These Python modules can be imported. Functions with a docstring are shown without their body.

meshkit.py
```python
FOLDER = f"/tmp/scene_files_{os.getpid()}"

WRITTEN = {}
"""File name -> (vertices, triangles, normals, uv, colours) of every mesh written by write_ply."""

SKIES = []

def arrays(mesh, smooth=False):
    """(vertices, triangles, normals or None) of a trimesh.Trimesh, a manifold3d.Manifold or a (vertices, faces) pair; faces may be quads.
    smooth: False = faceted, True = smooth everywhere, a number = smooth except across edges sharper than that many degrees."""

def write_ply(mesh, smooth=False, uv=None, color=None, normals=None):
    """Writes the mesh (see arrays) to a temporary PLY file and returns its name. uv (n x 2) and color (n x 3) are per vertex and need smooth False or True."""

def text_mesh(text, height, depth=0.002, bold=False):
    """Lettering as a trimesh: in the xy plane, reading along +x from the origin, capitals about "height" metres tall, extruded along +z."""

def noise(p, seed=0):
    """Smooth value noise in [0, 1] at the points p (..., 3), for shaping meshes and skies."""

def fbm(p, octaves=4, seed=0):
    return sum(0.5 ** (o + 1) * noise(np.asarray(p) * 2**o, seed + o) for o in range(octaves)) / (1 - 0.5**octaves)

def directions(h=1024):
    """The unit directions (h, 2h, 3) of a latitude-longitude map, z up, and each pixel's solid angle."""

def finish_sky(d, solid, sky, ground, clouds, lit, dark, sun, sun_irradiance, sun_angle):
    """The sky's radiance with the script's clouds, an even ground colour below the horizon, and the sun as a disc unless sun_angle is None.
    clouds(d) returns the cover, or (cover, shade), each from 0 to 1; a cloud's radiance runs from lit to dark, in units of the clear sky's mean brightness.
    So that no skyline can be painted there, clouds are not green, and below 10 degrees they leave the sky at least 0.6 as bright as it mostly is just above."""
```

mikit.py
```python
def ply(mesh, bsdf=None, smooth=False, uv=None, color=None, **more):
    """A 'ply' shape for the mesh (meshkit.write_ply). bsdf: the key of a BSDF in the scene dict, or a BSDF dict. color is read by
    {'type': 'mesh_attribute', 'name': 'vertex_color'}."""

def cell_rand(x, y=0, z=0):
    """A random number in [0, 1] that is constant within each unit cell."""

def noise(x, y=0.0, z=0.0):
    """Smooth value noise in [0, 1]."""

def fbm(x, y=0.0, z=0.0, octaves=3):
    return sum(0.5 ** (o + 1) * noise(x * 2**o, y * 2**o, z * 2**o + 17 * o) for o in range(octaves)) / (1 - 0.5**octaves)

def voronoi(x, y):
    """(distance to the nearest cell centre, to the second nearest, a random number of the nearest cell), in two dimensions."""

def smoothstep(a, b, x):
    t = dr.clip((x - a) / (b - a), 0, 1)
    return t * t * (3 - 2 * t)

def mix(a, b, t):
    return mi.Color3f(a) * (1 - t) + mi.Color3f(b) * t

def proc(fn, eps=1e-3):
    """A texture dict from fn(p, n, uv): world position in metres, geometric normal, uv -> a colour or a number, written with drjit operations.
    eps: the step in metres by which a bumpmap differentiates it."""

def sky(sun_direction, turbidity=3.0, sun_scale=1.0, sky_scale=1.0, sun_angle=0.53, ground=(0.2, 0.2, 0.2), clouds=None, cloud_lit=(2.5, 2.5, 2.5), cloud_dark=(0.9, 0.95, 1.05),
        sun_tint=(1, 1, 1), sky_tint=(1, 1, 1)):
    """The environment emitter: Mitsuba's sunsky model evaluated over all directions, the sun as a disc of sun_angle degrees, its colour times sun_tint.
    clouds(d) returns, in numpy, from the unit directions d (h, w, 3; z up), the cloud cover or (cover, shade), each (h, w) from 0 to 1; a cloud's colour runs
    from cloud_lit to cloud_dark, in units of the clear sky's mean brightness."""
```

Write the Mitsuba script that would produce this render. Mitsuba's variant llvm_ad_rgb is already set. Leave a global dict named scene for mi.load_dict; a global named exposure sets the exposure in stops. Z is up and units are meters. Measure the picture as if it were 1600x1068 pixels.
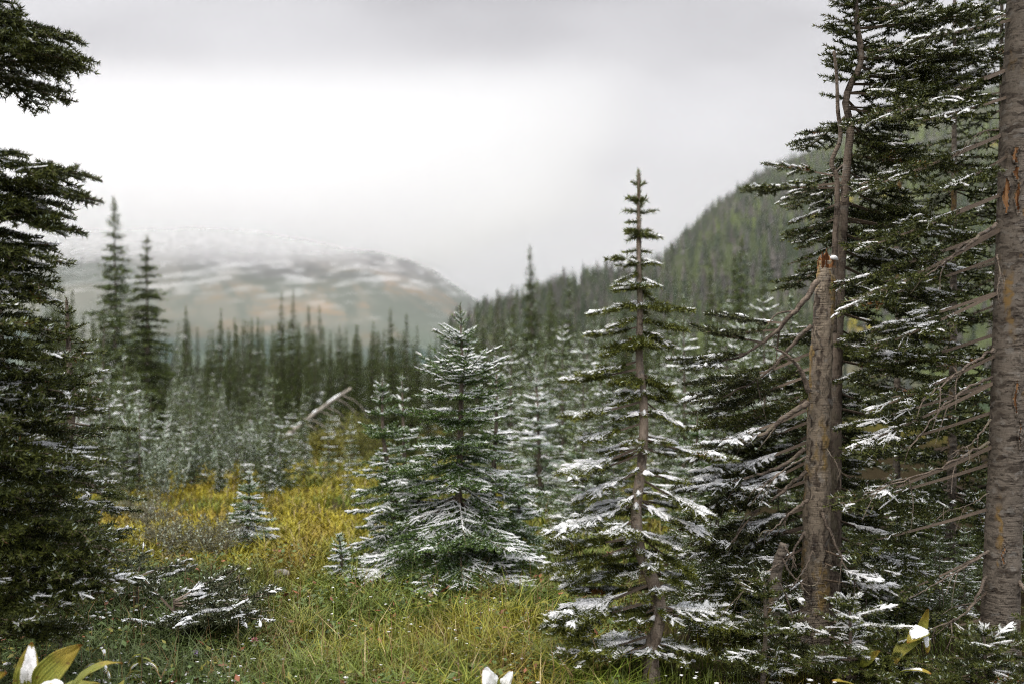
import math
import numpy as np
import drjit as dr
import mitsuba as mi
import mikit, meshkit
from mikit import noise, fbm, voronoi, smoothstep, mix

T = mi.ScalarTransform4f
scene, labels = {}, {}
exposure = 2.72

# ------------------------------------------------------------------ camera, sky
CAM = np.array([0.0, 0.0, 1.6])
F_PX, CX, CY, HORIZON = 1556.0, 800.0, 534.0, 560.0       # in pixels of the 1600 x 1068 photograph
PITCH = math.atan((HORIZON - CY) / F_PX)
FWD = np.array([0, math.cos(PITCH), math.sin(PITCH)])
UP = np.array([0, -math.sin(PITCH), math.cos(PITCH)])
FOV = math.degrees(2 * math.atan(800 / F_PX))
HAZE_LO, HAZE_HI = np.array([-2750, -2750, -60.0]), np.array([2750, 2750, 430.0])
HAZE = 1.4e-4


def air():
    """Density of the air: thin mist everywhere, thickening into the cloud that sits on the far mountain."""
    n = (28, 96, 96)
    z, y, x = np.meshgrid(*[(np.arange(k) + 0.5) / k for k in n], indexing='ij')
    x, y, z = (HAZE_LO[i] + (HAZE_HI[i] - HAZE_LO[i]) * q for i, q in enumerate((x, y, z)))
    p = np.stack([x, y, z * 2.0], -1) / 420.0
    base = 146 + 80 * (meshkit.fbm(p, 4, 31) - 0.5) + np.clip((x + 350) / 900, 0, 1) * 420
    cloud = np.clip((z - base) / 50, 0, 1) * np.clip((y - 1300) / 200, 0, 1)
    far = np.clip((y - 950) / 700, 0, 1)
    return (HAZE + 4.6e-4 * far + 0.011 * cloud)[..., None].astype(np.float32)


scene['haze_medium'] = {'type': 'heterogeneous', 'albedo': {'type': 'constvolume', 'value': {'type': 'rgb', 'value': [0.985, 0.988, 0.993]}},
                        'sigma_t': {'type': 'gridvolume', 'grid': mi.VolumeGrid(air()), 'to_world': T().translate(HAZE_LO.tolist()).scale((HAZE_HI - HAZE_LO).tolist())},
                        'phase': {'type': 'hg', 'g': 0.8}}
scene['camera'] = {'type': 'thinlens', 'fov': FOV, 'fov_axis': 'x', 'aperture_radius': 0.0125, 'focus_distance': 5.5,
                   'near_clip': 0.05, 'far_clip': 20000.0,
                   'to_world': T().look_at(origin=CAM.tolist(), target=(CAM + FWD).tolist(), up=[0, 0, 1]),
                   'medium': {'type': 'ref', 'id': 'haze_medium'}}


def overcast(d):
    """A closed deck of cloud: a pale low band, dim bellies above, unseen zenith brightened to light the scene."""
    el = np.degrees(np.arcsin(np.clip(d[..., 2], -1, 1)))
    q = d / np.maximum(d[..., 2:] + 0.25, 0.05)
    n = meshkit.fbm(np.stack([q[..., 0] * 0.9 + 3.1, q[..., 1] * 1.5, q[..., 2] * 0 + 5.0], -1), 4, 11)
    m = meshkit.fbm(np.stack([q[..., 0] * 2.6, q[..., 1] * 4.0, q[..., 2] * 0 + 9.0], -1), 4, 5)
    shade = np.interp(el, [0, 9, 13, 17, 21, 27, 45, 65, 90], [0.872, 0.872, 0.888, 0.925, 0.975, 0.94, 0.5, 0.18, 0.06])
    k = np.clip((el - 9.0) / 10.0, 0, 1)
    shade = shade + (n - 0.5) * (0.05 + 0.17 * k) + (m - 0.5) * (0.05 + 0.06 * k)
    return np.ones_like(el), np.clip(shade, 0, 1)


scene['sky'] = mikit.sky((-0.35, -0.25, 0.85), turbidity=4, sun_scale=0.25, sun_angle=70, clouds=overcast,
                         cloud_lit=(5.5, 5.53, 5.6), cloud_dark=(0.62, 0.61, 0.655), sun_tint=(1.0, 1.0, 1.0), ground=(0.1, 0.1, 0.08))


# ------------------------------------------------------------------ small tools
def at(x, y, d):
    """The point d metres in front of the camera (along +y) that stands at pixel (x, y) of the photograph."""
    v = FWD * F_PX + np.array([1.0, 0, 0]) * (x - CX) + UP * (CY - y)
    return CAM + v * (d / v[1])


GY = np.array([-4000, 11.5, 16, 22, 30, 60, 120, 250, 600, 1200, 5000.0])
GZ = np.array([0, 0, -0.22, -0.75, -1.6, -3.0, -5.2, -10, -17, -24, -24.0])


def ground(x, y, rough=True):
    x, y = np.asarray(x, float), np.asarray(y, float)
    z = np.interp(y, GY, GZ)
    if rough:
        p = np.stack([x * 0.7, y * 0.7, x * 0 + 3], -1)
        z = z + (meshkit.fbm(p, 3, 2) - 0.5) * 0.16 * np.clip((np.hypot(x, y) - 2) / 4, 0, 1)
    return z


def nrm(v):
    return v / np.maximum(np.linalg.norm(v, axis=-1, keepdims=True), 1e-9)


Z = np.array([0, 0, 1.0])
counts = {}


def numbered(name):
    n = counts.get(name, -1) + 1
    counts[name] = n
    return name if n == 0 else f'{name}_{n:03d}'


def tag(key, label=None, cat=None, group=None, kind=None):
    labels[key] = {k: v for k, v in dict(label=label, category=cat, group=group, kind=kind).items() if v}


def put(key, v, f, bsdf, smooth=False, color=None, uv=None, **more):
    scene[key] = mikit.ply((np.asarray(v), np.asarray(f)), bsdf, smooth, uv=uv, color=color, **more)
    return key


def join(parts):
    """[(v, f, color)] -> one (v, f, color)."""
    parts = [p for p in parts if len(p[1])]
    if not parts:
        return np.zeros((0, 3)), np.zeros((0, 3), int), np.zeros((0, 3))
    off = np.cumsum([0] + [len(p[0]) for p in parts[:-1]])
    return (np.vstack([p[0] for p in parts]), np.vstack([p[1] + o for p, o in zip(parts, off)]), np.vstack([p[2] for p in parts]))


def spline(pts, n):
    """A smooth curve through the points (Catmull-Rom), n samples."""
    p = np.asarray(pts, float)
    s = np.concatenate([[0], np.cumsum(np.linalg.norm(np.diff(p[:, :3], axis=0), axis=1))])
    t = np.linspace(0, s[-1], n)
    m = np.gradient(p, s, axis=0) if len(p) > 2 else np.repeat((p[1:] - p[:1]) / s[-1], 2, 0)
    i = np.clip(np.searchsorted(s, t, side='right') - 1, 0, len(s) - 2)
    h = (s[i + 1] - s[i])[:, None]
    u = ((t - s[i]) / (s[i + 1] - s[i]))[:, None]
    return ((1 + 2 * u) * (1 - u) ** 2 * p[i] + u * (1 - u) ** 2 * h * m[i] + u * u * (3 - 2 * u) * p[i + 1] + u * u * (u - 1) * h * m[i + 1])


def tube(path, radii, sides=8, wobble=0.0, seed=0, freq=8.0, ridge=0.0):
    """A closed tapering tube; wobble: relative radius noise."""
    p = np.asarray(path, float)
    n = len(p)
    t = nrm(np.gradient(p, axis=0))
    ref = np.array([1.0, 0, 0]) if abs(t[:, 0]).mean() < 0.8 else np.array([0, 1.0, 0])
    u = nrm(np.cross(t, ref))
    w = np.cross(t, u)
    a = np.arange(sides) * 2 * np.pi / sides
    rad = np.broadcast_to(radii, (n,))[:, None] * np.ones((1, sides))
    if wobble:
        q = p[:, None] + (np.cos(a)[None, :, None] * u[:, None] + np.sin(a)[None, :, None] * w[:, None]) * rad[..., None]
        rad = rad * (1 + wobble * (meshkit.fbm(q * freq, 4, seed) - 0.5) * 2)
    if ridge:
        q = p[:, None] + (np.cos(a)[None, :, None] * u[:, None] + np.sin(a)[None, :, None] * w[:, None]) * rad[..., None]
        g = meshkit.fbm(q * np.array([60, 60, 9.0]), 3, seed + 5)
        rad = rad * (1 - ridge * np.clip((0.46 - g) * 7, 0, 1) + 0.5 * ridge * (meshkit.noise(q * np.array([90, 90, 50.0]), seed) - 0.5))
    v = p[:, None] + rad[..., None] * (np.cos(a)[None, :, None] * u[:, None] + np.sin(a)[None, :, None] * w[:, None])
    i, j = np.meshgrid(np.arange(n - 1), np.arange(sides), indexing='ij')
    q = np.stack([i * sides + j, i * sides + (j + 1) % sides, (i + 1) * sides + (j + 1) % sides, (i + 1) * sides + j], -1).reshape(-1, 4)
    v = np.vstack([v.reshape(-1, 3), p[:1], p[-1:]])
    k = np.arange(sides)
    c0 = np.stack([k * 0 + n * sides, (k + 1) % sides, k], 1)
    c1 = np.stack([k * 0 + n * sides + 1, (n - 1) * sides + k, (n - 1) * sides + (k + 1) % sides], 1)
    f = np.vstack([q[:, [0, 1, 2]], q[:, [0, 2, 3]], c0, c1])
    return v, f[:, ::-1]


# ------------------------------------------------------------------ materials
def rgb(*c):
    return {'type': 'rgb', 'value': list(c)}


scene['mat_foliage'] = {'type': 'twosided', 'b': {'type': 'principled', 'base_color': {'type': 'mesh_attribute', 'name': 'vertex_color'}, 'roughness': 0.55, 'specular': 0.3}}
scene['mat_snow'] = {'type': 'twosided', 'b': {'type': 'diffuse', 'reflectance': rgb(0.84, 0.86, 0.89)}}


def bark_color(base, dark, stain, amount, fx=34.0, fz=9.0):
    def fn(p, n, uv):
        p = p + mi.Vector3f(fbm(p.x * 23, p.y * 23, p.z * 19, 2) - 0.5, fbm(p.x * 21 + 7, p.y * 27, p.z * 19, 2) - 0.5, fbm(p.x * 25, p.y * 22 + 3, p.z * 17, 2) - 0.5) * 0.045
        a = fbm(p.x * fx, p.y * fx, p.z * fz, 3)
        line = fbm(p.x * 38, p.y * 38, p.z * 240, 3)
        s = fbm(p.x * 17 + 5, p.y * 17, p.z * 2.6, 3)
        crack = fbm(p.x * fx * 1.6, p.y * fx * 1.6, p.z * fz * 1.3 + 9, 4)
        c = mix(dark, base, smoothstep(0.22, 0.55, a))
        c = c * (0.5 + 0.5 * smoothstep(0.3, 0.44, crack))
        c = c * (0.66 + 0.6 * line)
        c = mix(c, mi.Color3f(0.2, 0.19, 0.175), smoothstep(0.62, 0.72, fbm(p.x * 26 + 3, p.y * 26, p.z * 30, 3)) * 0.55)
        sp = noise(p.x * 70, p.y * 70, p.z * 46)
        c = mix(c, mi.Color3f(stain), smoothstep(0.68 - amount, 0.84 - amount, s) * (0.35 + 0.65 * smoothstep(0.3, 0.6, sp)))
        g = fbm(p.x * 6, p.y * 6, p.z * 5 + 40, 2)
        return c * (0.75 + 0.5 * g)
    return fn


def bark_bump(p, n, uv):
    return fbm(p.x * 30, p.y * 30, p.z * 16, 3) * 0.6 + noise(p.x * 22, p.y * 22, p.z * 230) * 0.3 + smoothstep(0.72, 0.8, noise(p.x * 90, p.y * 90, p.z * 70)) * 0.5


def bark(name, *a, height=0.006, **k):
    scene[name] = {'type': 'twosided', 'b': {'type': 'bumpmap', 't': mikit.proc(bark_bump, 0.0015), 'scale': height * 1.8,
                   'b': {'type': 'principled', 'base_color': mikit.proc(bark_color(*a, **k)), 'roughness': 0.85, 'specular': 0.2}}}


bark('mat_bark_grey', (0.155, 0.134, 0.112), (0.06, 0.049, 0.04), (0.19, 0.125, 0.05), 0.07, fx=17.0, fz=44.0)
bark('mat_bark_young', (0.17, 0.138, 0.112), (0.07, 0.056, 0.045), (0.17, 0.15, 0.11), 0.1)
bark('mat_bark_pale', (0.26, 0.215, 0.175), (0.12, 0.092, 0.072), (0.2, 0.18, 0.13), 0.1)
bark('mat_bark_lichen', (0.22, 0.185, 0.145), (0.055, 0.043, 0.035), (0.22, 0.155, 0.065), 0.17, height=0.009, fx=50.0, fz=8.0)
bark('mat_dead_wood', (0.27, 0.245, 0.21), (0.15, 0.132, 0.115), (0.36, 0.34, 0.3), 0.1, height=0.003)


def raw_wood(p, n, uv):
    a = fbm(p.x * 60, p.y * 60, p.z * 8, 3)
    return mix((0.07, 0.03, 0.014), mix((0.3, 0.13, 0.05), (0.4, 0.25, 0.14), noise(p.x * 25, p.y * 25, p.z * 12)), smoothstep(0.35, 0.6, a))


scene['mat_raw_wood'] = {'type': 'twosided', 'b': {'type': 'diffuse', 'reflectance': mikit.proc(raw_wood)}}


def soil(p, n, uv):
    a = fbm(p.x * 1.3, p.y * 1.3, 2.0, 4)
    b = fbm(p.x * 9, p.y * 9, p.z * 9, 3)
    c = mix((0.03, 0.032, 0.01), (0.075, 0.065, 0.014), smoothstep(0.35, 0.62, a))
    c = mix(c, (0.045, 0.035, 0.022), smoothstep(0.5, 0.75, b))
    litter = smoothstep(0.5, 1.1, p.x - dr.maximum(p.y - 8.0, 0.0) * 0.02 + (a - 0.5) * 1.2) * smoothstep(60.0, 40.0, p.y) + smoothstep(-1.9, -2.5, p.x + (a - 0.5)) * smoothstep(10.0, 8.0, p.y)
    c = mix(c, mix((0.016, 0.013, 0.008), (0.035, 0.028, 0.016), b), dr.clip(litter, 0, 1))
    return mix(c, (0.035, 0.05, 0.03), smoothstep(60.0, 200.0, p.y))


scene['mat_soil'] = {'type': 'twosided', 'b': {'type': 'diffuse', 'reflectance': mikit.proc(soil)}}


def hill_color(p, n, uv):
    a = fbm(p.x * 0.012, p.y * 0.006, p.z * 0.02, 4)
    b = fbm(p.x * 0.05 + 9, p.y * 0.03, p.z * 0.08, 3)
    c = mix((0.045, 0.056, 0.03), (0.075, 0.094, 0.038), smoothstep(0.42, 0.6, a))
    c = mix(c, (0.27, 0.21, 0.03), smoothstep(0.6, 0.75, b) * smoothstep(0.45, 0.6, a) * 0.6)
    return mix(c, (0.1, 0.095, 0.085), smoothstep(0.5, 0.7, fbm(p.x * 0.02, p.y * 0.02, p.z * 0.03 + 50, 3)) * 0.7)


scene['mat_hill'] = {'type': 'twosided', 'b': {'type': 'diffuse', 'reflectance': mikit.proc(hill_color)}}


def mountain_color(p, n, uv):
    h = p.z + (fbm(p.x * 0.006, p.y * 0.006, 3.0, 3) - 0.5) * 130
    gully = fbm(p.x * 0.03 + p.z * 0.035, p.z * 0.006, p.y * 0.004, 4)
    a = fbm(p.x * 0.016, p.y * 0.012, p.z * 0.03, 4)
    wood = mix((0.04, 0.062, 0.058), (0.1, 0.125, 0.1), smoothstep(0.4, 0.62, gully))
    heath = mix((0.14, 0.145, 0.125), (0.21, 0.155, 0.105), smoothstep(0.5, 0.7, 0.6 * a + 0.4 * fbm(p.x * 0.05, p.y * 0.05, p.z * 0.07, 3)) * smoothstep(-600.0, -200.0, p.x))
    heath = mix(heath, (0.1, 0.115, 0.1), smoothstep(0.46, 0.6, gully))
    rock = mix((0.24, 0.235, 0.235), (0.1, 0.098, 0.105), smoothstep(0.42, 0.58, gully))
    c = mix(wood, heath, smoothstep(10.0, 90.0, h))
    c = mix(c, rock, smoothstep(110.0, 190.0, h))
    ledge = 0.6 * fbm(p.x * 0.014 + 7, p.y * 0.012, p.z * 0.08 - p.x * 0.016, 4) + 0.4 * fbm(p.x * 0.05, p.y * 0.04, p.z * 0.12 + 30, 3)
    snow = smoothstep(0.535, 0.61, ledge) * smoothstep(60.0, 190.0, h) * smoothstep(238.0, 195.0, p.z) * 0.58
    return mix(c, (0.78, 0.79, 0.81), snow)


scene['mat_mountain'] = {'type': 'twosided', 'b': {'type': 'diffuse', 'reflectance': mikit.proc(mountain_color)}}


def leaf_color(p, n, uv):
    rib = 0.5 + 0.5 * dr.cos(uv.x * 2 * math.pi * 9)
    c = mix((0.13, 0.15, 0.022), (0.26, 0.27, 0.045), rib * rib)
    c = mix(c, (0.36, 0.24, 0.035), smoothstep(0.5, 0.95, uv.y * 0.75 + 0.5 * fbm(p.x * 18, p.y * 18, p.z * 18, 3)) * 0.55)
    spot = smoothstep(0.66, 0.76, fbm(p.x * 55, p.y * 55, p.z * 55, 3))
    c = mix(c, (0.12, 0.065, 0.02), spot * 0.7)
    return mix(c, (0.22, 0.06, 0.015), smoothstep(0.93, 1.0, uv.y) * 0.8)


scene['mat_leaf'] = {'type': 'twosided', 'b': {'type': 'principled', 'base_color': mikit.proc(leaf_color), 'roughness': 0.5, 'specular': 0.4}}


def stone_color(p, n, uv):
    return mix((0.28, 0.26, 0.25), (0.45, 0.42, 0.41), fbm(p.x * 30, p.y * 30, p.z * 30, 3))


scene['mat_stone'] = {'type': 'twosided', 'b': {'type': 'diffuse', 'reflectance': mikit.proc(stone_color)}}

# ------------------------------------------------------------------ conifer foliage
# A set of shoots is a dict of arrays: p (start), d (unit direction), L, c (bend along z per length), bare (bare share), g (bough number), r (radius of the twig)


def shoots_cat(a):
    return {k: np.concatenate([s[k] for s in a]) for k in a[0]}


def shoot_at(s, i, t):
    L = s['L'][i][:, None]
    t = t[:, None]
    bend = np.zeros((len(t), 3))
    bend[:, 2] = s['c'][i]
    return s['p'][i] + L * (s['d'][i] * t + bend * t * t), nrm(s['d'][i] + 2 * bend * t)


def in_view(p, margin=90):
    """1 where the photograph could see it, less where it is well outside the frame."""
    q = p - CAM
    d = np.maximum(q @ FWD, 0.05)
    x, y = CX + F_PX * q[:, 0] / d, CY - F_PX * (q @ UP) / d
    return np.where((x > -margin) & (x < 1600 + margin) & (y > -margin) & (y < 1068 + margin), 1.0, 0.06)


def side_shoots(s, rng, spacing, ratio, bare0, prof, ang, lift=0.0, maxlen=9.0, both=True, minlen=0.03):
    """Side shoots in the flat spray of each shoot of s."""
    n = np.maximum(1, (s['L'] * (1 - bare0) / spacing)).astype(int)
    i = np.repeat(np.arange(len(n)), n)
    k = np.concatenate([np.arange(m) for m in n])
    t = bare0 + (1 - bare0) * np.clip((k + rng.random(len(k)) * 0.8) / n[i], 0, 0.97)
    if both:
        i, t = np.concatenate([i, i]), np.concatenate([t, np.clip(t + 0.02, 0, 0.98)])
        sd = np.concatenate([np.ones(len(k)), -np.ones(len(k))])
    else:
        sd = np.where(k % 2, 1.0, -1.0)
    p, tan = shoot_at(s, i, t)
    side = nrm(np.cross(tan, Z) + 1e-4) * sd[:, None]
    a = np.radians(ang + rng.normal(0, 8, len(t)))[:, None]
    d = np.cos(a) * tan + np.sin(a) * side
    d[:, 2] += lift + rng.normal(0, 0.1, len(t))
    u = (t - bare0) / (1 - bare0)
    L = np.minimum(s['L'][i] * ratio * prof(u) * rng.uniform(0.65, 1.2, len(t)), maxlen)
    keep = L > minlen
    return {'p': p[keep], 'd': nrm(d)[keep], 'L': L[keep], 'c': np.full(keep.sum(), -0.05) + rng.normal(0, 0.05, keep.sum()), 'bare': np.zeros(keep.sum()),
            'g': s['g'][i][keep], 'r': np.maximum(s['r'][i][keep] * 0.5, 0.0012)}


def prof_spray(u):
    return np.clip(0.35 + 2.2 * u, 0, 1) * (1 - u) ** 0.75 + 0.1


def boughs(rows, rng, spacing=0.05, ratio=0.42, third=True, ang=52, minlen=0.03):
    """rows of (point, azimuth in degrees, length, elevation in degrees, bend, bare share) -> shoots, numbered by row."""
    P = np.array([r[0] for r in rows], float)
    az, L, el, c, bare = (np.array([r[k] for r in rows], float) for k in range(1, 6))
    az, el = np.radians(az), np.radians(el)
    d = np.stack([np.cos(az) * np.cos(el), np.sin(az) * np.cos(el), np.sin(el)], 1)
    s1 = {'p': P, 'd': d, 'L': L, 'c': c, 'bare': bare, 'g': np.arange(len(rows)), 'r': 0.0035 + 0.009 * L}
    out = [s1]
    bb = bare
    s2s = []
    for lo in (0.0, 0.15, 0.3, 0.45, 0.6):      # side shoots begin where the bough stops being bare
        m = (bb >= lo) & (bb < lo + 0.15)
        if m.any():
            s2s.append(side_shoots({k: x[m] for k, x in s1.items()}, rng, spacing, ratio, lo + 0.04, prof_spray, ang, 0.03, minlen=minlen))
    s2 = shoots_cat(s2s)
    out.append(s2)
    if third:
        big = s2['L'] > 2.4 * spacing
        if big.any():
            out.append(side_shoots({k: x[big] for k, x in s2.items()}, rng, spacing * 0.95, 0.42, 0.12, prof_spray, 48, 0.0, minlen=minlen))
    return shoots_cat(out)


def twigs(s, sides=3, k=4, color=(0.12, 0.09, 0.06), extra=0.0):
    """All shoots as thin tubes."""
    n = len(s['L'])
    t = np.linspace(0, 1, k)
    i = np.repeat(np.arange(n), k)
    p, tan = shoot_at(s, i, np.tile(t, n))
    u = nrm(np.cross(tan, np.array([0.31, 0.2, 0.93])))
    w = np.cross(tan, u)
    r = (s['r'][i] + extra) * np.tile(1 - 0.65 * t, n)
    a = np.arange(sides) * 2 * np.pi / sides
    v = p[:, None] + r[:, None, None] * (np.cos(a)[None, :, None] * u[:, None] + np.sin(a)[None, :, None] * w[:, None])
    b, q, j = np.meshgrid(np.arange(n) * k, np.arange(k - 1), np.arange(sides), indexing='ij')
    o, j2 = (b + q) * sides, (j + 1) % sides
    f = np.stack([o + j, o + j2, o + sides + j2, o + sides + j], -1).reshape(-1, 4)
    f = np.vstack([f[:, [0, 2, 1]], f[:, [0, 3, 2]]])
    g = s['g'][np.repeat(np.arange(n), (k - 1) * sides)]
    return v.reshape(-1, 3), f, np.tile(color, (len(v) * sides, 1)) * np.repeat(np.random.default_rng(3).uniform(0.7, 1.3, n * k), sides)[:, None], np.concatenate([g, g])


def needles(s, rng, per_m, nl, nw, dark, light, frost=0.0, brown=0.0, core=0.004, fwd=0.5, up=0.3, snow=None):
    """Needles of all shoots, one triangle each."""
    n = (s['L'] * (1 - s['bare']) * per_m * (s['v'] if 'v' in s else 1.0) + rng.random(len(s['L']))).astype(int)
    i = np.repeat(np.arange(len(n)), n)
    t = s['bare'][i] + (1 - s['bare'][i]) * rng.random(len(i))
    p, tan = shoot_at(s, i, t)
    u = nrm(np.cross(tan, np.array([0.31, 0.2, 0.93])))
    w = np.cross(tan, u)
    a = rng.random(len(i)) * 2 * np.pi
    rad = np.cos(a)[:, None] * u + np.sin(a)[:, None] * w
    rad = nrm(rad + Z * up)
    tip = t > 1 - 0.012 / np.maximum(s['L'][i], 0.012)
    f = (fwd + rng.normal(0, 0.15, len(i)) + tip * 0.8)[:, None]
    nd = nrm(rad + tan * f)
    L = (nl * rng.uniform(0.65, 1.15, len(i)))[:, None]
    b = p + rad * core * 0.6
    wd = nrm(np.cross(nd, rng.normal(0, 1, (len(i), 3)))) * (nw * rng.uniform(0.8, 1.2, len(i)) * 0.5)[:, None]
    v = np.stack([b - wd, b + wd, b + nd * L], 1).reshape(-1, 3)
    fresh = np.clip(t * 0.8 + rng.normal(0, 0.22, len(i)) + 0.5 * (meshkit.noise(p * 5, 3) - 0.5), 0, 1)[:, None]
    c = np.array(dark) * (1 - fresh) + np.array(light) * fresh
    if brown:
        patch = meshkit.noise(p * 7 + 31, 8) + rng.normal(0, 0.05, len(i)) > 1 - brown
        c = np.where(patch[:, None], np.array([0.2, 0.085, 0.025]) * rng.uniform(0.5, 1.2, (len(i), 1)), c)
    if frost:
        amount = frost * np.clip(meshkit.fbm(p * 6 + 11, 2, 4) * 2.2 - 0.25, 0, 1.5)
        white = (nd[:, 2] > 0.05) & (rng.random(len(i)) < amount)
        c = np.where(white[:, None], np.array([0.66, 0.77, 0.66]) * rng.uniform(0.6, 1.15, (len(i), 1)), c)
    if snow:
        nz = snow_field(p, *snow[1:])
        on = (nd[:, 2] > -0.15) & (rng.random(len(i)) < np.clip((nz - (0.78 - 0.5 * snow[0])) * 5 + 0.18, 0, 0.8))
        c = np.where(on[:, None], np.array([0.8, 0.83, 0.84]) * rng.uniform(0.75, 1.05, (len(i), 1)), c)
    return v, np.arange(len(v)).reshape(-1, 3), np.repeat(c, 3, 0), s['g'][i]


def snow_field(p, freq, seed):
    return 0.5 * meshkit.fbm(p * freq, 3, seed) + 0.28 * meshkit.noise(p * 5.0 + 7, seed + 3) + 0.22 * meshkit.noise(p * 1.9 + 3, seed + 5)


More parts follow.
